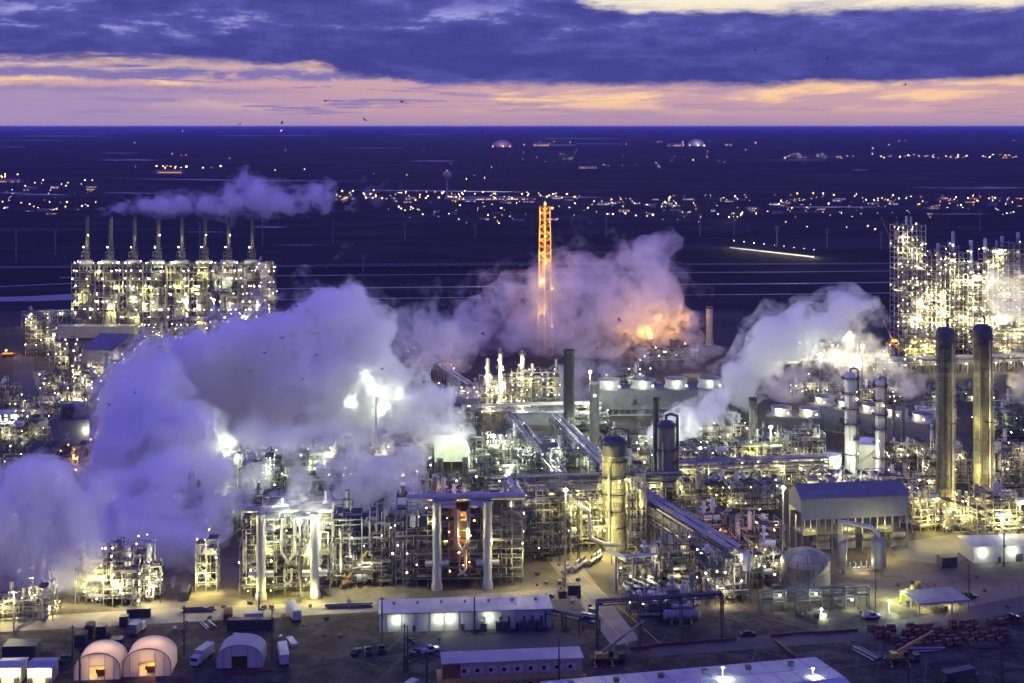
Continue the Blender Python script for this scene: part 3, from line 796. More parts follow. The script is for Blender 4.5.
for x, y, wd, hh in ((30, 129.6, 120, .5), (60, 136, 110, .7), (30, 140.4, 90, .4), (150, 131, 60, .25), (130, 160, 70, .9), (95, 133, 160, .3), (12, 147, 30, .5), (40, 194.5, 60, 1), (15, 193, 40, .8), (290, 135.5, 80, .5), (420, 134.5, 60, .4), (435, 161, 50, .9), (370, 148, 70, .4), (580, 138.5, 90, .4), (250, 135.6, 70, .5), (860, 170, 20, .6), (960, 188, 110, .6), (1000, 187.5, 60, .9), (120, 153, 40, .5), (560, 145, 60, .5), (800, 160, 70, .4), (270, 227, 40, 1.2), (300, 245, 60, .5), (235, 180, 260, .8), (440, 191, 180, .9), (570, 197, 70, .7), (830, 207, 120, .8), (960, 214, 70, .5), (130, 193, 60, .8), (205, 232, 50, .5)):
    k = 10; rg = random.Random(int(x + y*3)); sl_ = (.012 if y > 175 and y < 200 else 0)
    up = [(x - wd/2 + wd*i/k, y + sl_*(wd*i/k - wd/2) - hh*math.sin(PI*i/k)*rg.uniform(.3, .9)) for i in range(k + 1)]
    dn = [(x - wd/2 + wd*i/k, y + sl_*(wd*i/k - wd/2) + hh*math.sin(PI*i/k)*rg.uniform(.3, .9)) for i in range(k - 1, 0, -1)]
    water(up + dn)

# ================================================================== far country
POLE_S = mat('galvanised pole', (.2, .2, .2), .6)
def make_street_lamp(m, s):
    b = MB(); b.lathe([(0, 0), (.5, 0), (.3, 11), (0, 11)], 6)
    return b.mesh('street_lamp_pole', POLE_S)
POLEM = make_street_lamp(None, 1)
FARB = {k: ball('lamp_far_' + k, m) for k, m in (('w', LFAR), ('c', LFARW), ('o', LFARO), ('r', LR))}
FL = {'w': 'small warm white street lamp among the distant town lights', 'c': 'small cool white street lamp among the distant town lights', 'o': 'small orange street lamp among the distant town lights', 'r': 'tiny red warning light on a distant pole'}
def street_lamp(x, y, k, s=1.):
    Y = ydist(y); o = tag(link('street_lamp', FARB[k], None, at(x, y, Y) + Vector((0, 0, 11))), FL[k], 'street lamp', {'w': 'warm street lamps of the distant town', 'c': 'cool street lamps of the distant town', 'o': 'orange street lamps of the distant town', 'r': 'red lights far off'}[k])
    q = s * rg.choice((.2, .25, .3, .4)) * Y / F; o.scale = (q, q, q)
    return o
rg = random.Random(4)
for (x0, x1, y0, y1, n, ks, s) in ((0, 22, 176, 183, 7, 'oo', 1.5), (20, 100, 183, 190, 9, 'wow', .9), (155, 182, 168, 170.5, 9, 'o', 1.1), (185, 226, 168, 172, 4, 'o', 1.6), (0, 100, 206, 214, 16, 'wcow', .85), (325, 400, 193, 203, 17, 'wcow', .9), (400, 470, 194, 205, 19, 'wow', .9), (455, 575, 196, 203, 24, 'wwo', .95), (380, 560, 207, 229, 22, 'wcw', .8), (560, 760, 199, 213, 30, 'wcow', .9), (590, 770, 216, 224, 22, 'ww', .8), (770, 930, 197, 209, 26, 'wcwor', .95), (905, 1024, 198, 210, 22, 'wcor', .95), (900, 1024, 156, 159.5, 22, 'wo', .6), (770, 900, 155, 161, 11, 'w', .6), (490, 760, 141, 147, 14, 'wo', .6), (520, 760, 157, 169, 13, 'wo', .6), (780, 880, 227, 236, 5, 'w', .9), (250, 500, 165, 182, 8, 'w', .6), (60, 480, 127, 133, 7, 'w', .45), (730, 1024, 210, 222, 12, 'wc', .7)):
    for _ in range(n): street_lamp(rg.uniform(x0, x1), rg.uniform(y0, y1), rg.choice(ks), s * rg.uniform(.7, 1.25))
rt = random.Random(21)
for k_ in 'wco':
    m_ = MB()
    for (x0, x1, y0, y1, n) in ((325, 580, 193, 207, 60), (580, 1024, 197, 212, 95), (0, 100, 182, 214, 26), (380, 780, 206, 228, 50), (780, 1024, 206, 222, 34), (770, 1024, 156, 160, 40), (490, 760, 141, 170, 30), (100, 480, 128, 185, 22), (600, 1024, 130, 150, 16)):
        for _ in range(n // (2 if k_ != 'c' else 3)):
            x, y = rt.uniform(x0, x1), rt.uniform(y0, y1)
            if rt.random() < .7: cx_ = x0 + (x1 - x0)*(int(rt.random()*5) + .5)/5; x, y = rt.gauss(cx_, (x1 - x0)*.035), rt.gauss((y0 + y1)/2, (y1 - y0)*.22)
            Y = ydist(y); c = at(x, y, Y) + Vector((0, 0, 9)); q_ = rt.uniform(.07, .15)*Y/F; n_ = len(m_.v)
            m_.v += [tuple(c + Vector(v)*q_) for v in ((1, 0, 0), (-1, 0, 0), (0, 1, 0), (0, -1, 0), (0, 0, 1), (0, 0, -1))]
            m_.f += [(n_, n_+2, n_+4), (n_+2, n_+1, n_+4), (n_+1, n_+3, n_+4), (n_+3, n_, n_+4), (n_+2, n_, n_+5), (n_+1, n_+2, n_+5), (n_+3, n_+1, n_+5), (n_, n_+3, n_+5)]
    tag(m_.build('town_lights', {'w': LFAR, 'c': LFARW, 'o': LFARO}[k_]), 'scatter of the tiniest %s lights of the far town' % {'w': 'warm white', 'c': 'cool white', 'o': 'orange'}[k_], 'town lights', None, 'stuff')
TB = mat('distant wall', (.22, .21, .2), .8); TR = mat('distant roof', (.16, .17, .2), .7)
def far_building(x, y, wpx, hpx, lit=True, label=None, grp='low buildings of the distant town', k='w', dep=.5):
    Y = ydist(y); w = wpx*Y/F; h = hpx*Y/F; d = w*dep
    t = thing('town_building', label or 'low lit building in the distant town', 'building', gp(x, y), rg.uniform(-.1, .1), None if label else grp)
    b = MB(); b.box((0, d/2, h/2), (w, d, h)); b.build('wall', TB, t)
    r = MB(); r.prism([(-.5, h), (d/2, h*1.25), (d + .5, h), (d+.5, h+.3), (d/2, h*1.25+.4), (-.5, h+.3)], -w/2 - .5, w/2 + .5); r.v = [(q, a, c) for a, q, c in r.v]; r.build('roof', TR, t)
    if lit:
        q = MB(); n = max(2, int(wpx / 1.6))
        for i in range(n):
            if rg.random() < .7: q.box((-w/2 + w*(i + .5)/n, -.15, h*.5), (w/n*.5, .3, h*.36))
        if q.v: q.build('window', {'w': LWIN, 'o': glow('sodium lit wall', (1, .45, .1), 1.6), 'c': glow('cool lit window', (.85, .95, 1), 1.6)}[k], t)
for (x0, x1, y0, y1, n, ks) in ((330, 480, 196, 204, 11, 'wco'), (470, 580, 197, 204, 9, 'wwo'), (590, 760, 200, 212, 14, 'wco'), (760, 1024, 199, 210, 18, 'wco'), (20, 100, 184, 191, 6, 'w'), (0, 100, 208, 215, 5, 'wc'), (400, 560, 210, 222, 7, 'wc'), (720, 780, 205, 216, 5, 'wc')):
    for _ in range(n): far_building(rg.uniform(x0, x1), rg.uniform(y0, y1), rg.uniform(4, 12), rg.uniform(1.0, 2.2), rg.random() < .8, k=rg.choice(ks))
far_building(168, 174, 27, 3, True, 'orange lit works building on the far plain beyond the left steam plume', k='o')
far_building(490, 200.5, 70, 2.6, True, 'long low amber lit warehouse in the town near the water tower', k='w', dep=.25)
far_building(6, 183, 26, 3, True, 'orange lit depot at the left edge of the far plain', k='o')
def far_dome(label, x, y, wpx, hpx, k='o'):
    Y = ydist(y); r = wpx*Y/F/2; h = hpx*Y/F; t = thing('storage_dome', label, 'dome', gp(x, y))
    MB().lathe([(r, 0), (r*.96, h*.35), (r*.8, h*.65), (r*.5, h*.9), (0, h)], 24).build('shell', WHITED, t, True)
    MB().lathe([(r*1.05, 0), (r*1.05, h*.1), (r, h*.12)], 24).build('base_ring', TB, t)
    for q in (-.9, 0.1, .8): lamp(t, (q*r, -r*1.2, h*.12), k, .4*Y/F)
    light((0, -r*1.6, h*.6), 1.2e5, k, t, 6)
far_dome('pale dome lit from below on the far plain left of the flare derrick', 502, 147, 20, 7)
far_dome('pale dome on the far plain to the right of the flare derrick', 696, 146, 17, 7, 'w')
far_building(541, 147, 15, 3.5, True, 'orange lit flat block on the far plain beside the pale dome', k='o')
far_building(599, 146.4, 46, 2.6, False, 'long unlit pale shed on the far plain between two domes')
far_building(676, 147, 16, 3, True, 'small lit block just left of the right hand far dome', k='o')
far_building(729, 146, 8, 2, True, 'tiny bright yellow lit block far right on the plain', k='w')
far_building(588, 169, 17, 2.4, True, 'amber lit shed alone on the dark plain above the flare derrick', k='o')
for x, y, k in ((626, 145, 'r'), (186, 157, 'r'), (181.5, 157, 'r')): street_lamp(x, y, k, .9)
# water tower
Y = ydist(199); s = Y / F; t = thing('water_tower', 'pale mushroom shaped water tower rising over the distant town', 'water tower', gp(447, 199))
MB().lathe([(0, 0), (2.6*s, 0), (1.1*s, 4*s), (1.0*s, 18*s), (1.8*s, 20*s)], 16).build('stem', WHITED, t, True)
MB().lathe([(1.6*s, 19.5*s), (3.6*s, 21.5*s), (4.5*s, 24*s), (3.9*s, 26.4*s), (2*s, 27.8*s), (0, 28.2*s)], 24).build('tank', WHITE, t, True)
lamp(t, (0, 0, 28.8*s), 'r', .3*s)
# pylons
for x, yb, yt in ((16, 262, 230), (55.5, 255, 231), (262.5, 246, 219), (333, 243, 218), (405, 240, 222), (475, 238, 224), (363, 272, 254), (606, 235, 217), (700, 236, 214), (734, 235, 218), (777, 246, 226), (827, 247, 228), (881, 249, 231), (980, 232, 210), (200, 250, 222)):
    Y = ydist(yb); h = (yb - yt)*Y/F; t = thing('transmission_pole', 'tall slender power pole standing in the dark fields', 'power pole', gp(x, yb), 0, 'power poles across the dark fields')
    MB().lathe([(0, 0), (1.0, 0), (.55, h), (0, h)], 6).build('pole', POLE_S, t)
    b = MB()
    for q in (.78, .88, .97): b.bar((-4, 0, h*q), (4, 0, h*q), .5)
    b.build('crossarm', POLE_S, t)
# freight train on the embankment
FW = mat('freight car paint', (.14, .15, .19), .6)
def freight_car(p, rz, i):
    t = thing('freight_car', 'dark freight car in the long train beyond the plant', 'freight car', p, rz, 'freight cars in the train')
    MB().box((0, 0, 2.9), (16.5, 3, 3.6)).build('body', FW, t)
    b = MB()
    for sx in (-5.5, 5.5):
        b.box((sx, 0, .8), (3, 2.4, .6))
        for q in (-1, 1): b.cyl(sx + q, 0, .0, .9, .45, n=8)
    b.build('bogie', DARK, t)
    r = MB(); r.box((0, 0, 4.8), (16.6, 2.6, .2)); r.build('roof', STEELD, t)
    return t
A = gp(322, 267.6); B_ = gp(690, 264.6); n = int((B_ - A).length / 18.2); d = (B_ - A).normalized(); rz_ = math.atan2(d.y, d.x)
f0 = freight_car(A, rz_, 0)
for i in range(1, n):
    copy_tree(f0, A + d*18.2*i, rz_)
for i in range(9):   # lamps added to whiten the pale road behind the right hand units
    x = 734 + i*10; y = 247.5 + i*1.2
    Y = ydist(y); o = street_lamp(x, y, 'c', .7); light(at(x, y, Y) + Vector((0, 0, 9)), 10000, 'w', None, 1.5)
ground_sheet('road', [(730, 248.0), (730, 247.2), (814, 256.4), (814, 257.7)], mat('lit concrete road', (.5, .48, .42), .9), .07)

# ================================================================== left furnace bank
FSH = ['first', 'second', 'third', 'fourth', 'fifth', 'sixth', 'seventh', 'eighth']
def furnace(i, x, yb=327):
    Y = ydist(yb); s = Y/F; rgf = random.Random(i); w, d = 23*s, 26*s
    t = thing('cracking_furnace', '%s furnace from the left in the back row of tall slim stacks' % FSH[i], 'furnace', gp(x, yb), 0, 'row of stack furnaces')
    h1 = 62*s
    fr = MB(); nz = 8; nx = 3
    for a in range(nx + 1):
        for b in range(3):
            fr.bar((-w/2 + w*a/nx, d*b/2, 0), (-w/2 + w*a/nx, d*b/2, h1 + rgf.uniform(-2, 3)), .55)
    for z in range(1, nz + 1):
        for b in range(3): fr.bar((-w/2, d*b/2, h1*z/nz), (w/2, d*b/2, h1*z/nz), .5)
        for a in range(nx + 1): fr.bar((-w/2 + w*a/nx, 0, h1*z/nz), (-w/2 + w*a/nx, d, h1*z/nz), .5)
    for _ in range(8):
        a = rgf.randrange(nx); z = rgf.randrange(nz); fr.bar((-w/2 + w*a/nx, 0, h1*z/nz), (-w/2 + w*(a+1)/nx, 0, h1*(z+1)/nz), .3)
    fr.build('frame', STEELY, t)
    fb = MB(); fb.box((0, d*.55, h1*.27), (w*.62, d*.6, h1*.5)); fb.build('firebox', mat('firebox casing', (.22, .21, .19), .7), t)
    cv = MB(); cv.box((0, d*.5, h1*.72), (w*.42, d*.36, h1*.34)); cv.box((0, d*.5, h1 + 5*s), (5.4*s, 5*s, 17*s)); cv.build('convection_section', STEELD, t)
    cf = MB()
    for sx in (-4.3, 4.3):
        for zz in (0, 4, 8, 12, 15): cf.bar((sx*s, d*.5 - 5*s, h1 + (zz - 4)*s), (sx*s, d*.5 - 5*s, h1 + (zz + (4 if zz < 15 else .8) - 4)*s + 1), .5)
    for zz in (0, 4, 8, 12): cf.bar((-4.3*s, d*.5 - 5*s, h1 + zz*s), (4.3*s, d*.5 - 5*s, h1 + zz*s), .5); cf.bar((-4.3*s, d*.5 - 5*s, h1 + zz*s), (4.3*s, d*.5 - 5*s, h1 + (zz + 4)*s), .35)
    cf.build('access_frame', STEELY, t)
    for z in range(1, nz + 1):
        p = MB()
        for a in range(nx):
            if rgf.random() < .7: p.box((-w/2 + w*(a + .5)/nx, 2, h1*z/nz + .35), (w/nx, 4, .14))
        p.bar((-w/2, 0, h1*z/nz + 1.4), (w/2, 0, h1*z/nz + 1.4), .18); p.build('platform', GRATE, t)
    MB().lathe([(0, h1 + 13*s), (1.8*s, h1 + 13*s), (1.8*s, h1 + 15*s), (1.8*s, h1 + 47*s), (1.5*s, h1 + 47*s), (1.5*s, h1 + 45*s), (0, h1 + 45*s)], 14, (0, d*.5, 0)).build('stack', STEELD, t, True)
    light((rgf.uniform(-1, 1)*3*s, d*.5 - 6*s, h1 + rgf.uniform(20, 32)*s), rgf.uniform(500, 2200), 'w', t)  # bare light added to lift the stack out of the dark
    MB().cyl(0, d*.5, h1 + 15*s, h1 + 15*s + .2, 4.2*s, n=12).build('ring_platform', GRATE, t)
    for _ in range(7): MB().tube(wander(rgf, w, d*.2, h1, 4), rgf.uniform(.3, .6)).build('pipe', rgf.choice((PIPE, PIPEW)), t, True)
    dr = MB(); dr.drum((-w*.3, d*.3, h1*1.04), (w*.3, d*.3, h1*1.04), 1.8); dr.build('steam_drum', PIPE, t, True)
    for _ in range(rgf.randint(20, 32)):
        lamp(t, (rgf.uniform(-w/2, w/2), -1.2, h1*rgf.randint(0, nz)/nz + rgf.uniform(1.6, 2.6)), rgf.choice('wwwcyw'), rgf.uniform(.28, .8))
    for q in range(4): lamp(t, (rgf.uniform(-w*.4, w*.4), d*.3, h1 + rgf.uniform(1, 3)), 'c', .8)
    lamp(t, (-2.6*s, d*.35, h1 + 17*s), 'c', .7, rgf.choice((0, 300, 900))); 
    if i % 3 == 0 or i == 5: lamp(t, (1.8*s, d*.4, h1 + 29*s), 'w', .7)
    for q in (.15, .38, .62, .86):
        if rgf.random() < .8: light((rgf.uniform(-9, 9), rgf.uniform(-4, 6), h1*(q + rgf.uniform(-.08, .08))), rgf.uniform(5000, 15000), rgf.choice('wwyc'), t)
    light((rgf.uniform(-8, 8), -1, h1 + 3), rgf.uniform(600, 2600), 'w', t)
for i in range(8): furnace(i, 83 + 24*i - (1 if i > 4 else 0))
column('dull grey drum column with pipe arch at the right end of the stack furnaces', 242, 318, 263, 10, LAGG, None, 3, 3, 'w', 0)
column('slimmer grey column just left of the arched one by the furnace row', 227.5, 320, 268, 8, LAGD, None, 3, 2, 'w', 0)
column('short dull column in front of the furnace row', 214, 333, 290, 6, LAGD, None, 2, 3, 'w', 0)
process_frame('lamp covered steel tower at the right end of the stack furnaces', 253, 274, 318, 262, 16, 34, 9000, 'w', STEELY, 0, 12, 3, .6, nl=3)

# ================================================================== right tall complex
RC = [('tallest lamp studded steel tower at the left of the right hand complex', 898, 926, 357, 226, 96, 5), ('lamp covered steel block just right of the tallest tower', 927, 950, 356, 256, 44, 3), ('thin topped lamp covered tower third from the left of the right hand complex', 950, 968, 354, 248, 36, 2), ('broad lamp covered block in the middle of the right hand complex', 968, 988, 355, 264, 40, 3), ('lamp covered tower with a slim top right of the middle of the complex', 988, 1003, 354, 250, 34, 2), ('lamp covered tower half hidden by steam at the right edge of the complex', 1003, 1030, 356, 244, 44, 3)]
for lab, x0, x1, yb, yt, nl_, nn in RC:
    process_frame(lab, x0, x1, yb, yt, 20, nl_, 21000, 'w', CREAM, R(3), 34, 6, .6, nl=nn + 2, bay=4.2, lev=4.6)
for lab, x, yt in (('thin lamp tipped column behind the left of the right hand complex', 938, 243), ('thin lamp tipped column in the complex nearest the orange crane', 953, 231), ('thin lamp tipped column third along the complex skyline', 971, 240), ('thin lamp tipped column fourth along the complex skyline', 985, 238), ('thin lamp tipped column fifth along the complex skyline', 1002, 236), ('thin lamp tipped column at the right edge of the complex skyline', 1018, 232)):
    column(lab, x, 352, yt, 3.4, LAGG, None, 4, 9, 'w', 0, goose=False)
process_frame('low lamp covered pipe deck at the foot of the right hand complex', 905, 945, 362, 335, 14, 34, 16000, 'y', STEELY, R(3), 20, 4, .6, nl=3)
process_frame('low lamp covered pipe deck right of the two tall columns', 985, 1030, 364, 328, 14, 30, 14000, 'w', STEELY, R(3), 20, 4, .6, nl=3)
for lab, x, yb, a, k in (('orange lattice boom crane in the middle of the right hand complex', 963, 352, 62, 'o'), ('dark red leaning boom crane behind the tallest tower', 938, 350, 113, 'd')):
    crane(lab, x, yb, 0, 105 if k == 'o' else 120, R(a), ORANGE, 0, ORANGE)
t = thing('crawler_crane', 'short yellow crane boom lit orange beside the tallest tower', 'crane', gp(893, 345), 0)
b = MB(); b.box((0, 0, 2), (8, 5, 2.6)); b.box((-1, 0, 4), (5, 3, 2)); b.build('body', YELLOW, t); b = MB(); b.bar((0, 0, 4), (-9, 0, 22), .9); b.build('boom', YELLOW, t); b = MB(); b.bar((-8, 0, 18), (-8, 0, 9), .15); b.build('hook', DARK, t)
lamp(t, (2, -3, 5), 'o', .8, 9000)

# two great columns on the right
for lab, x, yt, lad in (('left of the two tallest olive columns standing by the white building', 945, 327, True), ('right of the two tallest olive columns with its service tower', 982.5, 324, True)):
    t = column(lab, x, 516, yt, 17.5, mat('olive lagging', (.10, .094, .068), .6, 0., .35, .12, .1, 2.4), mat('dull grey head', (.075, .075, .08), .7), 0, 0, 'w', 0, False, taper=1.0)
    h = (516 - yt)*ydist(516)/F
    MB().tube([(.8, -.2, h), (.8, -.2, h + 3.4), (0.2, -.2, h + 4.2)], .5).build('vent_pipe', STEELD, t, True)
    MB().tube([(2.3, -3.9, h*.92), (2.3, -4.0, h*.1)], .5).build('downcomer_pipe', PIPE, t, True)
    for i, (a, z) in enumerate(((-1.0, .06), (-.3, .12), (-2.4, .1))): lamp(t, (5.6*math.cos(a), 5.6*math.sin(a), h*z), 'o', .5, 1500)
    light((6, -10, 6), 9000, 'y', t); light((10, -7, h*.25), 13000, 'y', t); light((10, -7, h*.5), 9000, 'y', t); light((9, -7, h*.72), 3500, 'y', t)
    b = MB()
    for i in range(14):
        z = h*(.1 + .84*i/14); b.lathe([(4.42, z), (4.52, z + .1), (4.52, z + .5), (4.42, z + .6)], 24)
    b.build('stiffener', STEELD, t, True)
    b = MB()
    for o_ in (-.4, .4): b.bar((-2.6 + o_, -4.3, 1), (-2.6 + o_, -4.3, h*.93), .18)
    for i in range(60): b.bar((-3, -4.3, 1 + h*.92*i/60), (-2.2, -4.3, 1 + h*.92*i/60), .12)
    b.build('cage_ladder', STEEL, t)
    for i, z in enumerate((.16, .5, .9)):
        b = MB(); b.box((-2.6 + (i % 2)*4, -5.2, h*z), (4.2, 2.2, .2)); b.bar((-4.6 + (i % 2)*4, -6.2, h*z + 1.1), (-.6 + (i % 2)*4, -6.2, h*z + 1.1), .16)
        for q in range(5): b.bar((-4.6 + (i % 2)*4 + q, -6.2, h*z), (-4.6 + (i % 2)*4 + q, -6.2, h*z + 1.1), .12)
        b.build('platform', GRATE, t)
t = thing('service_tower', 'thin lattice service mast attached beside the right hand tall column', 'lattice mast', gp(993, 516))
h = 100*ydist(516)/F*1.6; b = MB()
for a, c in ((-.8, 0), (.8, 0), (.8, 1.6), (-.8, 1.6)): b.bar((a, c, 0), (a, c, h*.58), .22)
z = 0
while z < h*.58: b.bar((-.8, 0, z), (.8, 0, z + 2.4), .14); b.bar((.8, 0, z), (.8, 1.6, z), .14); z += 2.4
b.build('frame', STEEL, t)
b = MB(); b.bar((-1, .8, h*.58), (9, .8, h*.58), .3); b.box((0, .8, h*.58), (3, 3, .2)); b.build('platform', GRATE, t)

# ================================================================== upper left of the plant
process_frame('lit process structure with a round drum beside the dark pond', 26, 52, 356, 312, 16, 22, 9000, 'w', STEELY, R(5), 18, 4, .6)
pipe_rack('long pipe rack running in front of the stack furnaces', gp(22, 326), gp(128, 322), 9, 10, 2, 6, lamps=7, k='w', power=2500)
pipe_rack('dark long pipe rack right of the blue edged building', gp(140, 345), gp(232, 338), 9, 9, 2, 6, lamps=8, k='w', power=3500)
shed('long tan building with a bright blue roof edge below the stack furnaces', 94, 338, 80, 11, 14, R(1), TANWALL, BLUEROOF, 0, (), [], 0, name='process_building')
light((*gp(70, 345)[:2], 7), 5000, 'w'); light((*gp(110, 345)[:2], 7), 5000, 'w')
shed('tall open building with a steep blue roof and tan front', 97, 378, 33, 28, 62, R(-10), TANWALL, BLUEROOF, .12, (), [(-.2, 4, 4, DARK)], 0, name='process_building', open_below=.52)
column('dark slim column just left of the steep blue roofed building', 71, 378, 338, 5, LAGD, None, 3, 2, 'w', 0)
for a in (
    ('crowded lit frame in front of the long blue edged building', 50, 76, 366, 342, 14, 20, 9000, 'w', STEELY, R(5), 18, 4, .6),
    ('bright pipe cluster under the steep blue roofed building', 74, 116, 384, 364, 14, 22, 9000, 'w', STEELY, R(5), 20, 4, .5),
    ('bright frame right of the steep blue roofed building', 112, 140, 376, 342, 16, 24, 10000, 'w', STEELY, R(5), 20, 4, .6),
    ('bright frame behind the large left steam plume under the furnaces', 140, 172, 362, 330, 16, 26, 9000, 'w', STEELY, R(5), 20, 4, .6),
    ('bright steel frame below the seventh furnace', 172, 206, 358, 318, 16, 28, 9000, 'w', STEELY, R(5), 20, 4, .6),
    ('dark and bright frame below the arched grey column', 206, 250, 354, 312, 16, 24, 8000, 'w', STEELD, R(5), 20, 4, .6),
    ('low dark pipe frame beside the asphalt lane on the left', 40, 60, 396, 372, 12, 8, 3500, 'w', STEELD, R(5), 14, 2, .4),
    ('lit frame below the steep blue roofed building', 58, 92, 408, 380, 14, 20, 8000, 'w', STEELY, R(5), 20, 4, .5),
    ('dark low frame at the left edge by the lane', -14, 16, 408, 384, 14, 8, 3000, 'w', STEELD, R(5), 14, 3, .4),
    ('dark open frame above the round tank building', 18, 54, 424, 398, 14, 8, 4000, 'w', STEELD, R(5), 16, 3, .4),
    ('dark frame with horizontal pipes left of the round tank building', 22, 50, 448, 420, 14, 7, 4500, 'w', STEEL, R(5), 18, 4, .5),
    ('frame of pale pipes at the left edge under the green lit roof', -16, 22, 452, 424, 14, 8, 5000, 'w', STEEL, R(5), 18, 4, .5),
    ('dark pipe stanchions behind the lower left steam', -10, 50, 486, 450, 18, 10, 5000, 'w', STEELD, R(6), 24, 4, .4),
    ('rusty brown lit frame between the two left steam plumes', 62, 96, 486, 448, 16, 12, 7000, 'o', RUST, R(6), 18, 3, .5),
    ('bright frame glowing through the left steam', 92, 128, 474, 430, 16, 16, 12000, 'w', STEELY, R(6), 18, 3, .5),
): process_frame(*a[:12], **dict(drums=a[12], fill=a[13]))
shed('flat roofed building washed in green white light at the left edge', 6, 424, 24, 9, 14, R(3), WHITED, WHITED, 0, (-.2, .3), [], 0, k='c', power=7000)
t, w_, h_ = shed('dark square tower building with a round tank on its roof', 70, 456, 38, 36, 22, R(5), mat('purple grey wall', (.16, .15, .17), .7), STEELD, 0, (.42,), [(-.3, 3, 3, DARK)], 0, name='tower_building', power=2500)
MB().lathe([(0, h_ + .4), (7.2, h_ + .4), (7.2, h_ + 7), (6.6, h_ + 7.6), (0, h_ + 8)], 24, (-1, 10, 0)).build('roof_tank', LAGD, t, True)
t = thing('tank_truck', 'orange lit yellow tank truck parked near the pond on the left', 'truck', gp(7, 357), .1)
MB().drum((-4, 0, 2.2), (4, 0, 2.2), 1.4).build('tank', YELLOW, t, True); b = MB(); b.box((6, 0, 1.8), (2, 2.4, 2.6)); b.build('cab', ORANGE, t)
b = MB()
for q in (-3, -2, 3, 6):
    for s_ in (-1, 1): wheel(b, q, s_*1.2, .55, .4)
b.build('wheel', BLACK, t); light((*gp(7, 357)[:2], 9), 9000, 'o'); lamp(t, (0, -2.5, 6), 'o', .8)

# ================================================================== middle of the plant
flare = thing('flare_derrick', 'tall yellow lit lattice flare derrick standing above the central steam', 'flare tower', gp(545, 354))
Yf = ydist(354); sf = Yf/F; hf = 148*sf
fm_ = MB(); wb, wt = 6.5, 4.2; nzz = 22
def leg(q, z): 
    k = (wb + (wt - wb)*z/hf); return (((-1, 1, 1, -1)[q])*k, ((-1, -1, 1, 1)[q])*k, z)
for q in range(4):
    fm_.bar(leg(q, 0), leg(q, hf), .75)
    for i in range(nzz):
        z0, z1 = hf*i/nzz, hf*(i+1)/nzz; r2 = (q + 1) % 4
        fm_.bar(leg(q, z1), leg(r2, z1), .4)
        if i % 2: fm_.bar(leg(q, z0), leg(r2, z1), .4)
        else: fm_.bar(leg(r2, z0), leg(q, z1), .4)
fm_.build('lattice', mat('flare derrick paint', (.62, .42, .12), .6), flare)
MB().tube([(0, 0, 0), (0, 0, hf + 4)], 1.0, 8).build('riser_pipe', mat('flare derrick paint', (.62, .42, .12)), flare, True)
b = MB(); b.box((0, 0, hf), (9.5, 9.5, .4)); b.build('top_platform', GRATE, flare)
for z, q in ((.99, 1), (.8, 0), (.45, 1), (.2, 1), (.62, 0)): lamp(flare, (q*6, -7.5, hf*z), 'o', .8)
for z in (.97, .82, .66, .5, .3): light((-3, -13, hf*z), 9500*(1.3 if z > .6 else .5), (1, .55, .09), flare, 1)
lamp(flare, (0, -5.5, hf + 2), 'o', .9)

fl2 = thing('flare_burner', 'ground flare burner with an orange flame inside the central steam', 'flare', at(652, 352, 1108)); fl2.location.z = 0
zf = at(652, 336, 1108).z
MB().lathe([(0, 0), (1.2, 0), (.9, zf - 4), (1.3, zf - 2), (0, zf - 2)], 12).build('riser', STEELD, fl2, True)
fb = MB(); fb.lathe([(0, 0), (1.5, 1.5), (1.9, 3.5), (1.4, 6), (.6, 9), (0, 12)], 14, (0, 0, zf - 2), (-.45, 0, 1))
fb.build('flame', glow('flame', (1, .46, .06), 12), fl2, True)
for q in ((-8, -6, 4), (16, 4, 4), (-24, 4, 2), (6, 12, 16), (-12, 14, 24), (30, 8, 14)): light((q[0], q[1], zf + q[2]), 13000, (1, .48, .09), fl2, 3)  # unseen lights added round the flame to widen its orange glow

cooling_tower('long cooling tower with a row of white fan stacks in the middle of the plant', 662, 415, 136, 25, 18, 4, R(4), power=1300, lampk='c')
cooling_tower('slanting cooling tower with lit cream fan stacks behind the two silver columns', 866, 438, 138, 24, 15, 5, R(-46), power=1500, lampk='w')
cooling_tower('small dark cooling tower with two fan cups left of the silver columns', 795, 440, 56, 22, 16, 2, R(-14), power=2500, lampk='w', m=mat('dark cooling casing', (.10, .095, .10), .8))

column('two silver columns beside the white tanks, the taller', 850.5, 474, 372, 11.5, LAGG, None, 6, 2, 'w', 0)
column('two silver columns beside the white tanks, the shorter', 880, 477, 380, 9, LAGG, None, 6, 2, 'w', 0)
column('fat yellow lit column with a dark head and ring platforms', 614, 547, 436, 24, mat('bright lagging', (.27, .255, .18), .5, .2, .4, .25, .12, 2.0), mat('dark painted head', (.04, .045, .07), .6), 6, 2, 'w', 0)
_c = gp(614, 547)
light(_c + Vector((-10, -16, 26)), 26000, 'y'); light(_c + Vector((-14, -12, 44)), 15000, 'y'); light(_c + Vector((-4, -15, 8)), 10000, 'y')
column('dark blue grey column with pipe hoops right of the yellow lit column', 666, 501, 420, 18, mat('dark bluish lagging', (.10, .105, .14), .5, .2, .3, .2, .15), None, 6, 1, 'w', 0)
stack('slim dark chimney touching the dark blue grey column', 656, 497, 398, 6, LAGD)
stack('grey chimney glowing at its rim beside the cooling tower', 594.5, 448, 381, 9.5, mat('grey stack shell', (.17, .155, .15), .6), WHITE, 'c')
stack('tall dim chimney half lost in steam left of the cooling tower', 569, 440, 350, 11, mat('dim stack shell', (.06, .055, .055), .9))
stack('short dark chimney left of two at the green lit building', 440, 476, 459, 6, LAGD)
stack('short dark chimney right of two at the green lit building', 465.5, 476, 458, 6, LAGD)
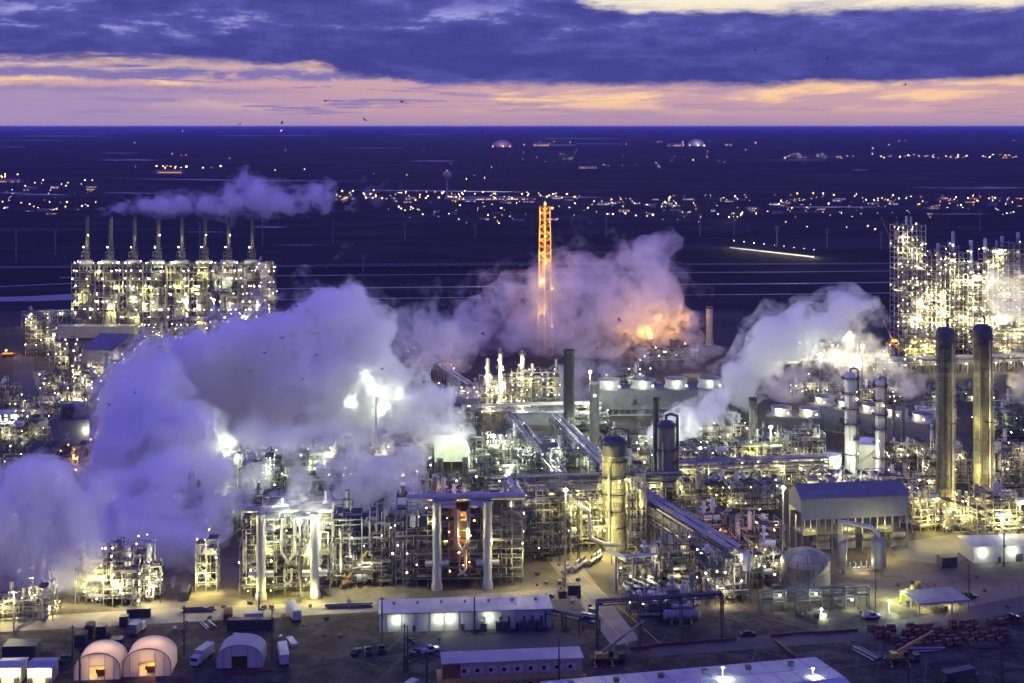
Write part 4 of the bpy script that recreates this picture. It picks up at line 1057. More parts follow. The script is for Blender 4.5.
stack('short grey chimney left of two showing through the big steam plume', 320, 470, 437, 7, LAGD)
stack('short grey chimney right of two showing through the big steam plume', 347.5, 470, 436, 7, LAGD)
stack('brown grey chimney behind the right hand steam plume', 753, 470, 398, 8, LAGD)
stack('thin grey chimney left of two behind the lit fan stacks', 893.5, 462, 406, 3.4, LAGD)
stack('thin grey chimney right of two behind the lit fan stacks', 903, 461, 403, 3.4, LAGD)
column('slim pale column left of the two great olive columns', 932, 472, 424, 4, LAGG, None, 3, 1, 'w', 0)
stack('broad pale square stack behind the central steam on the right', 709.5, 345, 307, 7, PIPEW)
stack('pale concrete stack rising from the right hand steam', 832.5, 335, 288, 9, PIPEW)
column('slim lit column with lamp cluster left of the flare derrick base', 500, 412, 348, 3.4, PIPE, None, 4, 6, 'w', 3000, goose=False)
column('slim lit column just right of the lamp cluster column', 522, 412, 350, 3.4, PIPE, None, 4, 6, 'w', 3000, goose=False)
column('slim lit column rising left of the other two in the steam', 487, 412, 358, 3, PIPE, None, 3, 5, 'w', 2500, goose=False)
tank('squat white tank at the foot of the taller silver column', 833.5, 476, 21, 19, mat('white tank paint', (.62, .63, .60), .5, 0, .1), .1)
tank('broad white tank behind the two silver columns', 869, 471, 34, 26, mat('white tank paint', (.62, .63, .60), .5, 0, .1), .08)
tank('small pale tank in the frames below the green lit building', 508, 486, 10, 14, WHITED, .3, False)
tank('dark round headed drum beside the yellow lit column', 581, 506, 11, 17, LAGD, .7, False)
light(gp(842, 476) + Vector((0, -6, 13)), 9000, 'c'); light(gp(862, 478) + Vector((0, -4, 11)), 8000, 'c')
shed('green lit pale building with a gable roof above the furnace deck', 451.5, 470, 34, 28, 16, R(2), mat('pale green wall', (.55, .62, .52), .7), mat('pale green roof', (.4, .46, .4), .7), .12, (), [], 0, name='process_building', open_below=.3, gable=True)
light(gp(451, 470) + Vector((4, -16, 20)), 4000, 'c'); light(gp(451, 470) + Vector((-10, -14, 12)), 2500, 'c')
shed('unlit long roofed hall in front of the lamp cluster columns', 545, 425, 66, 12, 16, R(2), mat('slatted grey wall', (.24, .24, .27), .7), mat('slatted grey roof', (.3, .3, .34), .6), 0, (), [], 0, name='process_building')
shed('blue roofed building deep behind the central steam', 458, 342, 60, 16, 20, R(2), mat('rail grey wall', (.2, .2, .22), .7), BLUEROOF, .1, (), [], 0, name='process_building')

UN = (
    ('frame of slim posts around the lamp cluster columns', 480, 512, 414, 372, 16, 18, 9000, 'w', STEELY, R(4), 16, 3, .5),
    ('amber lit frame right of the lamp cluster columns', 512, 560, 414, 366, 16, 26, 10000, 'w', STEELY, R(4), 20, 4, .5),
    ('dark pipe deck under the unlit long roofed hall', 430, 482, 440, 404, 18, 6, 4000, 'w', STEELD, R(6), 24, 3, .4),
    ('green grey crowded pipe frame right of the green lit building', 470, 520, 486, 434, 18, 8, 9000, 'c', STEEL, R(6), 34, 6, .55),
    ('green grey crowded pipe frame left of the grey chimney', 518, 566, 486, 446, 18, 8, 9000, 'c', STEEL, R(6), 34, 6, .55),
    ('low pale pipe frame at the foot of the grey chimney', 552, 606, 470, 446, 16, 6, 6000, 'c', STEEL, R(6), 24, 4, .5),
    ('low frame of white valves behind the green grey pipe frames', 500, 560, 452, 432, 16, 7, 8000, 'c', STEEL, R(6), 24, 4, .5),
    ('tall dim steel lattice right of the ducted furnace', 522, 578, 561, 486, 22, 6, 5000, 'y', STEELD, R(7), 34, 5, .5),
    ('dim steel lattice with a white elbow pipe left of the yellow lit column', 574, 606, 552, 494, 20, 4, 6000, 'y', STEEL, R(7), 24, 4, .5),
    ('narrow stair lattice right of the yellow lit column', 627, 646, 552, 462, 12, 4, 5000, 'y', STEEL, R(7), 12, 1, .7),
    ('long yellow lit pipe frame under the right hand steam, left half', 676, 728, 483, 444, 20, 6, 12000, 'y', CREAM, R(4), 34, 5, .5),
    ('long yellow lit pipe frame under the right hand steam, right half', 728, 786, 481, 440, 20, 6, 13000, 'y', CREAM, R(4), 34, 5, .5),
    ('pale pipe frame left of the squat white tank', 784, 826, 474, 428, 20, 8, 8000, 'w', STEEL, R(4), 28, 4, .5),
    ('dark crowded pipe deck between the dark column and the blue roofed hall', 676, 730, 512, 480, 20, 6, 3500, 'y', STEELD, R(6), 32, 6, .5),
    ('dark crowded pipe deck just left of the blue roofed hall', 728, 784, 514, 478, 20, 6, 3500, 'w', STEELD, R(6), 32, 6, .5),
    ('orange spotted low pipe deck behind the cable tray rack', 676, 740, 545, 512, 18, 6, 4500, 'o', STEELD, R(7), 28, 5, .5),
    ('orange lit low pipe deck left of the blue roofed hall posts', 738, 790, 560, 520, 18, 8, 5500, 'o', STEELD, R(7), 28, 5, .5),
    ('open dark frame at the near end of the cable tray rack', 706, 752, 604, 552, 16, 6, 4500, 'w', STEELD, R(7), 20, 2, .5),
    ('white lit narrow frame left of the domed tank', 752, 784, 588, 540, 14, 8, 7000, 'w', STEEL, R(7), 18, 2, .5),
    ('lit frame between the silver columns and the olive columns', 888, 930, 478, 440, 20, 8, 5000, 'w', STEELD, R(4), 26, 4, .5),
    ('dark frame behind the blue roofed hall', 800, 860, 500, 474, 20, 8, 5000, 'w', STEEL, R(4), 28, 4, .5),
    ('dim frame right of the blue roofed hall', 862, 926, 500, 470, 20, 8, 5000, 'w', STEEL, R(4), 28, 4, .5),
    ('dark frame between the two great olive columns', 925, 975, 486, 440, 20, 5, 3500, 'w', STEELD, R(4), 28, 4, .4),
    ('dark frame at the right edge behind the olive columns', 994, 1036, 492, 440, 20, 8, 4500, 'w', STEELD, R(4), 28, 4, .4),
    ('low dark frame at the right edge under the tall complex', 986, 1036, 440, 398, 20, 6, 3500, 'c', STEELD, R(4), 24, 4, .4),
    ('yellow lit pipework at the foot of the left olive column', 912, 944, 532, 494, 14, 8, 8000, 'y', STEELY, R(7), 26, 5, .4),
    ('yellow lit pipework between the olive columns', 946, 976, 533, 500, 14, 8, 9000, 'y', STEELY, R(7), 26, 5, .4),
    ('yellow lit pipe frame behind the white roofed building on the right', 976, 1034, 540, 488, 16, 10, 10000, 'y', STEELY, R(7), 28, 5, .4),
    ('hazy bright low frame where the right hand steam glows', 838, 894, 372, 348, 18, 14, 12000, 'w', STEELY, R(4), 20, 4, .5),
    ('orange spotted low frame behind the right hand steam plume', 760, 838, 362, 338, 18, 16, 6000, 'o', STEELD, R(4), 24, 4, .4),
    ('hazy frame left of the pale concrete stack', 790, 850, 400, 376, 18, 10, 6000, 'w', STEELD, R(4), 24, 4, .4),
    ('dark frame behind the central steam on the right', 640, 700, 362, 344, 18, 8, 4000, 'w', STEELD, R(4), 20, 3, .4),
    ('dim frame behind the cooling tower lamps', 600, 650, 392, 366, 18, 10, 6000, 'c', STEELD, R(4), 20, 3, .4),
    ('lit frame behind the big steam plume under the green lit building', 352, 432, 482, 444, 20, 12, 9000, 'w', STEEL, R(6), 28, 5, .5),
    ('bright hazy frame behind the big steam plume', 280, 352, 486, 446, 20, 14, 12000, 'c', STEEL, R(6), 28, 5, .5),
    ('hazy lit frame inside the left steam', 196, 280, 500, 452, 20, 14, 12000, 'c', STEEL, R(6), 28, 5, .5),
    ('dark roofless deck behind the ducted furnace', 400, 470, 510, 484, 20, 8, 4500, 'o', STEELD, R(6), 26, 4, .5),
    ('dark frame behind the left ducted furnace', 236, 330, 530, 494, 20, 8, 6000, 'w', STEELD, R(6), 26, 4, .5),
    ('steam veiled dark frame between the two ducted furnaces', 332, 392, 588, 508, 22, 7, 5000, 'w', STEELD, R(6), 26, 4, .5),
    ('brightly lit stacked decks standing in the lower left steam', 104, 140, 607, 546, 14, 16, 12000, 'w', STEELY, R(6), 22, 5, .8),
    ('small lit frame left of the bright stacked decks', 76, 106, 604, 564, 12, 8, 6000, 'y', STEELY, R(6), 18, 3, .5),
    ('dark slender lattice right of the bright stacked decks', 140, 160, 603, 552, 12, 6, 7000, 'w', STEELD, R(6), 12, 2, .5),
    ('pale lattice tower veiled by steam left of the ducted furnace', 196, 216, 592, 538, 12, 4, 8000, 'y', PIPEW, R(6), 8, 1, .4),
    ('yellow lit low pipework at the left edge of the yard', -6, 52, 622, 588, 12, 10, 8000, 'y', STEELY, R(5), 22, 4, .4),
    ('hazy dark frame above the lower left steam', 96, 200, 540, 488, 18, 10, 7000, 'w', STEELD, R(6), 24, 4, .4),
)
UN += (
    ('dark pipe frame behind the brown grey chimney', 700, 752, 446, 420, 18, 9, 5000, 'w', STEELD, R(4), 24, 4, .4),
    ('dim frame of pale posts just right of the brown grey chimney', 756, 800, 462, 432, 18, 9, 5000, 'y', STEELD, R(4), 24, 4, .4),
    ('dim pipe frame between the grey chimney and the dark blue grey column', 606, 652, 474, 446, 16, 8, 5000, 'y', STEELY, R(4), 24, 4, .4),
    ('dark low frame at the foot of the long cooling tower', 612, 690, 446, 428, 14, 8, 4000, 'c', STEELD, R(4), 24, 3, .4),
    ('hazy lit frame right of the thin grey chimneys', 912, 960, 430, 402, 18, 8, 4000, 'w', STEELD, R(4), 22, 3, .4),
    ('hazy low frame behind the slanting cooling tower', 850, 905, 404, 384, 16, 10, 6000, 'w', STEELY, R(4), 22, 3, .4),
    ('dim low frame left of the unlit long roofed hall', 440, 500, 402, 384, 16, 10, 4500, 'w', STEELD, R(4), 22, 3, .4),
    ('dim frame in the gap left of the big conveyor like rack', 404, 452, 372, 348, 18, 8, 4000, 'o', STEELD, R(4), 20, 3, .4),
    ('dark frame tucked behind the two olive columns, low', 930, 1000, 402, 384, 16, 8, 3500, 'c', STEELD, R(4), 20, 3, .4),
    ('dim lattice filling the gap behind the low pale pipe frame', 560, 612, 432, 408, 16, 8, 4500, 'c', STEELD, R(4), 22, 3, .4),
)
for a in UN: process_frame(*a[:4], a[4] + 6, *a[5:11], int(a[11]*2.1), **dict(drums=a[12] + 1, fill=min(.6, a[13])))

PR = (
    ('wide yellow lit pipe rack crossing below the right hand steam', (676, 492), (826, 486), 8, 9, 3, 7, 8, 'y', 3500),
    ('long pipe rack running behind the yellow lit column', (486, 512), (690, 506), 9, 10, 3, 8, 8, 'y', 3500),
    ('pipe rack of pale pipes running back from the tall dim lattice', (560, 500), (512, 438), 8, 11, 2, 7, 4, 'c', 3500),
    ('pipe rack of pale pipes slanting behind the grey chimney', (604, 492), (556, 438), 8, 11, 2, 7, 4, 'c', 3500),
    ('dark pipe rack running back along the left of the big steam plume', (100, 430), (132, 378), 8, 9, 2, 6, 5, 'w', 3000),
    ('dark pipe rack crossing under the two silver columns', (800, 489), (935, 483), 8, 4, 1, 7, 7, 'w', 2500),
    ('dark pipe rack at the right edge behind the service mast', (990, 470), (1040, 466), 8, 9, 2, 7, 4, 'w', 2500),
    ('dark pipe rack in front of the tall dim chimney', (440, 425), (600, 420), 9, 8, 2, 7, 5, 'w', 3000),
    ('distant pipe rack lit orange below the right hand complex', (880, 375), (1030, 371), 9, 9, 2, 6, 10, 'w', 3000),
    ('slanting conveyor like pipe rack emerging from the big plume', (470, 402), (398, 352), 6, 12, 1, 5, 2, 'w', 0),
)
for lab, a, b_, wd, z, lv, npi, nl_, k, pw in PR: pipe_rack(lab, gp(*a), gp(*b_), wd, z, lv, npi, lamps=nl_, k=k, power=pw)
pipe_rack('diagonal pipe rack with blue grey tray covers running toward the viewer', Vector((92, 536, 0)), Vector((56, 634, 0)), 10, 12, 3, 7, lamps=3, k='w', power=1500, grating=True, steel=STEEL)
pipe_rack('tall dark pipe bridge crossing in front of the exchangers', gp(597, 650), gp(722, 641), 2.6, 17.5, 1, 3, steel=DARK, lamps=0, span=17, pr=(.4, .55), mats=(PIPED, DARK), brace=False)
pipe_rack('low dark pipe bridge beside the white long building', gp(548, 626), gp(598, 636), 3.4, 6, 1, 4, steel=STEELD, lamps=0, span=8, mats=(PIPED,), brace=False)

# ducted furnaces
DUCT = mat('duct lagging', (.33, .33, .33), .5, .2, .25, .3, .2)
def ducted(label, x0, x1, yb, yt, ducts, tone, seed):
    Y = ydist(yb); s = Y/F; w = (x1 - x0)*s; h = (yb - yt)*s; xm = (x0 + x1)/2
    t = process_frame(label, x0, x1, yb, yt + 6, 24, 22, 6500, tone, STEEL, R(3), 34, 4, .5, seed=seed, nl=3, bay=4.6, lev=4.2)
    for dx_ in ducts:
        x = (dx_ - xm)*s; r = 1.9
        d = MB(); d.lathe([(0, 0), (r*1.25, 0), (r*1.25, 2), (r, 3.4), (r, h - 3), (r*1.05, h - 2.8), (r*1.05, h - 1.6), (0, h - 1.4)], 18, (x, -2.2, 0)); d.build('flue_duct', DUCT, t, True)
        q = MB(); sg = 1 if dx_ < xm else -1
        q.tube([(x, -2.2, h - 2.8), (x + sg*6.5, -2.0, h - 2.8), (x + sg*6.5, 3, h - 2.8)], 1.2, 12); q.build('cross_duct', DUCT, t, True)
        q = MB(); q.tube([(x - 5, -1.9, h*.28), (x + 5, -1.9, h*.28)], 1.3, 12); q.build('burner_duct', PIPE, t, True)
        q = MB(); q.tube([(x + sg*8.5, -1.6, h*.86), (x + sg*8.5, -1.6, h*.5), (x + sg*11, -1.6, h*.4), (x + sg*13.5, -1.6, h*.5), (x + sg*13.5, -1.6, h*.9)], .5, 8); q.build('transfer_pipe', PIPE, t, True)
        q = MB(); q.tube([(x + sg*9.5, -1.9, h*.34), (x + sg*9.5, -1.9, h*.2), (x + sg*12.5, -1.9, h*.14)], .5, 8); q.build('drain_pipe', PIPE, t, True)
    MB().tube([(-w*.42, -1.2, h), (w*.5, -1.0, h), (w*.5, 1, h), (w*.42, 22, h)], 1.25, 12).build('header_pipe', PIPE, t, True)
    return t, w, h
t, w_, h_ = ducted('furnace deck with two thick white flue ducts and an orange glowing centre', 396, 523, 587, 496, (437, 487.5), 'y', 5)
b = MB(); b.box((0, 6, h_*.6), (8, 5, h_*.6)); b.build('firebox', BRICKR, t)
for i in range(9): lamp(t, (rng.uniform(-6.5, 6.5), -.4 + rng.uniform(0, 1.5), rng.uniform(.15, 1.02)*h_), 'o', rng.uniform(.3, .5))
for z in (.25, .5, .75, 1.02): light((rng.uniform(-3, 3), 1.2, h_*z), 1500, (1, .5, .12), t, .5)
light((26, -6, 12), 6000, 'y', t)
t, w_, h_ = ducted('pale furnace deck with two white flue ducts wreathed in steam', 240, 330, 597, 508, (262, 315), 'y', 6)
for q in ((-12, .2), (8, .2), (-8, .55), (14, .6)): light((q[0], 3.5, h_*q[1]), 7000, 'y', t)
for q in (-16, -3, 12): light((q, -6, 4), 3500, 'y', t)
crane('yellow mobile lift beside the steam veiled dark frame', 352, 586, .4, 18, R(50), YELLOW)

# ================================================================== right foreground plant
t, w_, h_ = shed('big open sided hall with a blue roof and grey upper walls', 855, 552, 112, 55, 16, R(8), GREYWALL, BLUEROOF, .28, (), [], 0, name='compressor_hall', open_below=.62)
for q in (-.35, 0, .35): lamp(t, (q*w_, 6, h_*.58), 'c', .4); light((q*w_, 8, h_*.4), 3000, 'y', t)
for i in range(4):
    x = -w_*.36 + w_*.24*i; b = MB(); b.drum((x, 7, 5), (x + 8, 7, 5), 2.2); b.box((x + 4, 7, 1.6), (9, 4, 3)); b.build('compressor', rng.choice((PIPE, LAG, STEEL)), t, True)
b = MB(); b.box((0, 8, 8), (w_*.96, 14, .3)); b.build('deck', GRATE, t)
tank('domed tan tank with handrail beside the pipe frames', 811, 600, 49, 34, mat('grey tan tank paint', (.20, .185, .155), .6, .1, .35, .15, .3, 2.4), .42)
light(gp(826, 592) + Vector((13, -5, 12)), 5000, 'w'); light(gp(800, 552) + Vector((0, 0, 17)), 7000, 'y')
pipe_rack('open pipe trestle in front of the domed tan tank', gp(760, 612), gp(868, 607), 3, 5, 2, 3, steel=STEELD, lamps=3, k='c', power=1500, span=5, pr=(.18, .3), mats=(PIPED, STEEL), brace=False)
def vessel(label, x, yb, yt, dpx, m):
    Y = ydist(yb); r = dpx*Y/F/2; h = (yb - yt)*Y/F; t = thing('process_vessel', label, 'vessel', gp(x, yb))
    MB().lathe([(0, 1.5), (r*.6, 1.8), (r, 2.8), (r, h - 1.4), (r*.75, h - .5), (0, h)], 20).build('shell', m, t, True)
    b = MB()
    for q in range(4): a = q*PI/2 + .5; b.bar((r*.9*math.cos(a), r*.9*math.sin(a), 0), (r*.9*math.cos(a), r*.9*math.sin(a), 3.2), .4)
    b.build('leg_frame', STEEL, t); MB().tube([(0, 0, h - .2), (0, 0, h + 1.5), (-r*1.2, 1, h + 1.5)], .3).build('pipe', PIPE, t, True)
    return t, r, h
vessel('slim grey vessel between the domed tank and the blue roofed hall', 842, 573, 541, 10, STEEL)
t, r_, h_ = vessel('fat grey vessel under a big arched pipe by the blue roofed hall', 878.5, 574, 537, 14, STEEL)
MB().tube([(0, 0, h_ - 1), (-.3, .3, h_ + 1.5), (-3, 1, h_ + 4), (-16, 2, h_ + 6), (-16.5, 2.2, 0)], .95, 12).build('arched_pipe', PIPE, t, True)
light(gp(860, 572) + Vector((0, -1, 5)), 2200, 'w'); light(gp(890, 560) + Vector((0, 0, 7)), 4000, 'y')
for i in range(6):
    p = gp(848 + i*5.5, 571 - i*.4); t = thing('pump_skid', 'small pump skid in the row under the arched pipe', 'pump', p, rng.uniform(-.3, .3), 'pump skids under the arched pipe')
    b = MB(); b.box((0, 0, .25), (2.6, 1.3, .5)); b.build('base', CONC, t); MB().drum((-.9, 0, 1.1), (.6, 0, 1.1), .5, 10).build('motor', LAG, t, True); MB().tube([(.9, 0, 1), (.9, 0, 3.2), (.9, 2.5, 3.2)], .2).build('pipe', PIPE, t, True)
t, w_, h_ = shed('pavilion with a flat grey roof over lit tanks', 944, 613, 55, 11, 14, R(11), WHITED, mat('grey membrane roof', (.20, .21, .22), .7), 0, (), [], 0, name='pavilion', open_below=.86)
light((-w_*.3, 4, 3), 2500, 'w', t); light((w_*.25, 5, 3), 1800, 'w', t)
b = MB(); b.box((3, 11, 1.6), (16, .3, 3.2)); b.build('back_wall', WHITED, t)
for i in range(4):
    p = gp(903 + i*5, 604 - i*4); t = thing('yellow_tank', ['first', 'second', 'third', 'fourth'][i] + ' upright green yellow tank from the near end of the row left of the pavilion', 'tank', p)
    MB().drum((0, 0, .8), (0, 0, 4.2), 1.15).build('shell', YELLOW if i % 2 else mat('lime tank paint', (.42, .45, .10), .5), t, True)
    b = MB(); b.box((0, 0, .4), (2.4, 2.4, .8)); b.build('base', CONC, t)
light(gp(900, 600) + Vector((-3, -3, 6)), 7000, (.85, 1, .35))
mast('short white lamp post left of the pavilion', 889, 612, 601, 'c', 5000, .5, 1)
mast('low bright lamp post on the yard below the domed tank', 821, 615, 609, 'c', 4000, .5, 1)
shed('long white building with wall lamps at the right edge', 1006, 562, 68, 16, 15, R(6), WHITED, WHITE, 0, (-.36, .1), [(-.1, 1.2, 2.4, DARK), (.2, 3, 3.4, STEELD)], 0, power=1300, k='c', hvac=0)
b = None
container('dark square skip left of the white building at the right edge', 947, 566, R(8), DARK, 7, 5, 4.5, name='waste_skip', cat='skip')

# skids in the middle foreground
process_frame('skid of silver exchangers and drums behind the pipe bridge', 622, 662, 588, 556, 12, 3, 1800, 'w', STEEL, R(7), 26, 7, .4, sp=.7)
process_frame('skid of blue grey drums left of the cable tray rack', 660, 700, 584, 542, 12, 3, 1800, 'w', STEELD, R(7), 22, 7, .4, sp=.7)
process_frame('low crowded skid of dark pipes under the pipe bridge', 630, 702, 617, 597, 16, 3, 1500, 'w', STEELD, R(7), 46, 8, .4, sp=.6)
for q in ((930, 548), (882, 556), (958, 545)): light(gp(*q) + Vector((0, 0, 9)), 4500, 'y')
for q in ((560, 575), (590, 590)): light(gp(*q) + Vector((0, 0, 10)), 3000, 'y')
def exchanger(label, x, yb, L, r, m, rz, grp=None, zz=2.0):
    t = thing('horizontal_drum', label, 'vessel', gp(x, yb), rz, grp)
    MB().drum((-L/2, 0, zz), (L/2, 0, zz), r, 18).build('shell', m, t, True)
    b = MB()
    for q in (-.3, .3): b.box((q*L, 0, (zz - r*.6)/2), (.6, r*1.6, zz - r*.6 + .1))
    b.build('saddle', CONC, t)
    b = MB(); b.lathe([(r*1.08, 0), (r*1.08, .3)], 18, (-L/2, 0, zz), (1, 0, 0)); b.tube([(-L*.2, 0, zz + r), (-L*.2, 0, zz + r + 1.6), (L*.3, 0, zz + r + 1.6), (L*.3, 0, zz + r)], .35); b.build('pipe', PIPE, t, True)
    return t
exchanger('largest horizontal grey drum at the front of the exchanger skid', 681, 623, 13, 2.0, STEEL, R(3), zz=3.2)
for i in range(5): exchanger('silver exchanger tube in the bank left of the yellow lit column base', 566 + i*8 + (i % 2)*3, 574 - i*3.2, 7, .9, PIPE, R(62), 'exchanger tubes by the yellow lit column', 1.8)
for i in range(3): exchanger('short slanting silver drum in the rank above the largest drum', 664 + i*9, 611 - i*1.5, 6.5, .8, PIPE, R(118), 'slanting drums above the largest drum', 5.2)
for i in range(4): exchanger('slanting silver tube in the group left of the blue grey drums', 628 + i*8, 597 - i*2.0, 7, .75, PIPE, R(120), 'slanting silver tubes', 3.6)
t = thing('overhead_pipe', 'thick white elbow pipe rising left of the yellow lit column', 'pipe', gp(598, 563))
MB().tube([(-12, 6, 27), (-4, 3, 22), (-3, 3, 10), (3, 1, 8), (10, 0, 8)], .9, 10).build('pipe_run', PIPEW, t, True)
b = MB()
for q in ((-8, 4.5, 24), (6, .6, 7.4)): b.bar((q[0], q[1], 0), q, .4)
b.build('support', STEEL, t)
t = thing('overhead_pipe', 'silver pipe portal standing in front of the yellow lit column', 'pipe', gp(616, 592))
MB().tube([(0, 0, 0), (0, 0, 14), (0, 0, 14.6), (17, 3, 14.6)], .8, 10).build('pipe_run', PIPE, t, True)
MB().tube([(-3.5, 6, 15.2), (1, 0, 15.0), (4, -5, 14.8)], .9, 10).build('branch_pipe', PIPE, t, True)
b = MB(); b.bar((16, 3, 0), (16, 3, 14), .5); b.build('support', STEEL, t)
tank('slim white stand pipe tank behind the cable tray rack', 711, 530, 7, 17, WHITED, .3, False)

# floodlights
for a in (
    ('tall floodlight mast above the yellow lit pipe frame', 770.5, 480, 427, 'c', 26000, 1.0, 2), ('floodlight mast in front of the tall dim lattice', 565.5, 586, 490, 'c', 9000, .9, 2),
    ('floodlight mast at the left gable of the blue roofed hall', 783, 586, 487.5, 'c', 7000, .9, 2), ('floodlight mast glaring before the pale ducted furnace', 300, 602, 522, 'c', 60000, 1.0, 3),
    ('floodlight mast glaring beside the green lit building', 493.5, 484, 436, 'c', 60000, 1.1, 3), ('floodlight mast right of the arched grey column', 214, 345, 300, 'w', 20000, 1.2, 2),
    ('floodlight mast among the left frames by the steep blue roof', 54, 372, 335, 'w', 14000, 1.0, 1), ('floodlight mast at the right edge behind the white building', 1002, 540, 515, 'c', 6000, .8, 2),
    ('floodlight mast by the left steam edge', 112, 470, 437, 'w', 14000, 1.2, 1), ('lamp mast lighting the yard by the left edge pipework', 14, 634, 592, 'w', 9000, .5, 1),
    ('floodlight mast shining through the right hand steam', 820, 420, 355, 'c', 40000, 1.4, 2)): mast(*a)
mast('nearer lamp post in front of the large white roof', 722.5, 706, 667, 'c', 2500, .4, 1)
mast('lamp post at the right corner of the large white roof', 812.5, 706, 668, 'c', 2500, .4, 1)

# ================================================================== foreground yard
t, w_, h_ = shed('long white building with green white wall lamps on its long side', 466, 630, 172, 18.5, 14, R(4.5), WHITED, WHITE, 0, (-.40, -.16, -.09, .13), [(-.3, 1.2, 2.3, DARK), (-.02, 1.4, 2.4, STEELD), (.3, 1.3, 2.3, DARK)], 0, power=900, k='c', hvac=0)
for i in range(7):
    b = MB(); xx = -w_*.42 + w_*.14*i; b.cyl(xx, 9, h_ + .3, h_ + 1.1, .5, n=10); b.cyl(xx, 9, h_ + 1.1, h_ + 1.35, .8, .3, n=10); b.build('roof_vent', STEEL, t)
b = MB(); b.bar((-w_/2, -.62, h_ + .05), (w_/2, -.62, h_ + .05), .3); b.build('gutter', STEEL, t)
for i in range(12):
    b = MB(); xx = -w_/2 + w_*(i + .5)/12; b.bar((xx, -.14, 0), (xx, -.14, h_), .18); b.build('downpipe', STEEL, t)
for q in (.10, .19, .24, .33, .38, .43):
    b = MB(); b.box((q*w_, -1.6, 1.7), (2.4, 2.0, 3.2)); b.tube([(q*w_ + .6, -1.4, 3.2), (q*w_ + .6, -1.4, 4.6), (q*w_ + .6, .2, 4.6)], .35); b.box((q*w_ - .4, -2.7, 1.2), (.8, .3, 1.2)); b.build('air_conditioner', STEELD, t)
t, w_, h_ = shed('two storey stack of site cabins with orange trim and a pale roof', 513, 692, 140, 31, 9, R(6), mat('cabin wall', (.27, .245, .19), .7), mat('pale cabin roof', (.26, .27, .30), .6, 0, .2, .15), 0, (), [], 0, name='cabin_block')
b = MB(); b.box((-w_/2 - .06, 4.5, h_/2), (.16, 9.1, h_ - .1)); b.box((-w_/2 + 3, -.06, h_*.75), (6, .14, h_*.44)); b.build('end_cladding', BRICKR, t)
b = MB(); b.box((0, -.9, h_*.47), (w_ + 2.4, 1.8, .35)); b.box((-w_/2 - 1, 4, h_*.47), (1.8, 10, .35)); b.build('balcony', YELLOW, t)
b = MB()
for i in range(15): b.bar((-w_/2 + w_*i/14, -1.7, h_*.47), (-w_/2 + w_*i/14, -1.7, h_*.47 + 1.2), .12)
b.bar((-w_/2, -1.7, h_*.47 + 1.2), (w_/2, -1.7, h_*.47 + 1.2), .12); b.build('handrail', YELLOW, t)
for lvl in (.25, .74):
    for i in range(9):
        x = -w_*.34 + w_*.82*i/8.6
        f = MB(); f.box((x, -.05, h_*lvl), (3.4, .12, 2.6)); f = f.build('window', mat('cabin window frame', (.36, .33, .28), .6), t); q = MB(); q.box((x - .5, -.13, h_*lvl + .1), (1.3, .08, 1.2)); q.build('pane', GLASS, f)
        if i % 2 == 0: q = MB(); q.box((x + 1.2, -.5, h_*lvl - .2), (.8, .7, .6)); q.build('air_conditioner', WHITED, t)
container('pale roofed cabin in front of the two storey cabins', 494, 694, R(6), WHITED, 13, 3, 3, name='site_cabin', cat='cabin')
container('small pale roofed cabin beside the twin utility poles', 408, 692, R(60), WHITED, 9, 3, 3, name='site_cabin', cat='cabin')
# large white roof
wr = thing('warehouse', 'large white panelled roof filling the bottom edge', 'warehouse', (9.3, 433, 0), R(11.7))
Lr, Dr, hr = 98.7, 46, 9.0
b = MB(); b.box((Lr/2, -Dr/2, hr/2 - .1), (Lr - .4, Dr - .4, hr - .3)); b.build('wall', WHITED, wr)
rf = mat('white roof membrane', (.33, .335, .35), .55, 0, .26, .09)
b = MB(); b.prism([(0, hr), (-Dr/2, hr + 2.2), (-Dr, hr), (-Dr, hr - .25), (0, hr - .25)], 0, Lr); b.v = [(q, a, c) for a, q, c in b.v]; b.build('roof', rf, wr)
b = MB()
for i in range(1, 14):
    x = Lr*i/14; b.bar((x, 0, hr + .05), (x, -Dr/2, hr + 2.25), .22, .12)
for q in (.25, .5): b.bar((0, -Dr*q*1.0, hr + 4.4*q + .05 if q < .5 else hr + 2.25), (Lr, -Dr*q, hr + 4.4*q + .05 if q < .5 else hr + 2.25), .22, .12)
for q in range(6):
    v_ = MB(); xx = 9 + q*15.5; v_.box((xx, -6.5, hr + 1.0), (1.6, 1.6, 1.4)); v_.box((xx, -6.5, hr + 1.8), (2.0, 2.0, .2)); v_.build('roof_vent', STEELD, wr)
b.build('roof_seam', mat('roof seam', (.25, .26, .3), .6), wr)
# tents and small sheds
arch_tent('left of two fabric arch tents glowing orange inside', 97, 680, 45, 27, 12, R(4), 4200)
arch_tent('right of two fabric arch tents glowing orange inside', 147, 676.5, 47, 28, 12, R(4), 4200)
arch_tent('unlit white arch tent with a dark doorway', 239.5, 668, 46, 23, 11, R(3), 0)
for lab, x in (('left small garage with a blue grey roof and a lit front', 8), ('right small garage with a blue grey roof and a lit front', 39.5)):
    t, w_, h_ = shed(lab, x, 684, 24, 16, 8, R(3), mat('garage wall', (.45, .42, .36), .7), mat('blue grey sheeting', (.20, .23, .30), .5), .08, (-.36, .36), [(0, 5.2, 4.6, mat('pale roller door', (.72, .66, .5), .6))], 0, name='garage', k='w', power=500)
    light((0, -3.2, 5.0), 1900, 'w', t)
    b = MB()
    for q in (-1, 1): b.box((q*w_*.36, -.6, 1.2), (1.4, 1, 2.4))
    b.build('side_panel', STEELD, t)
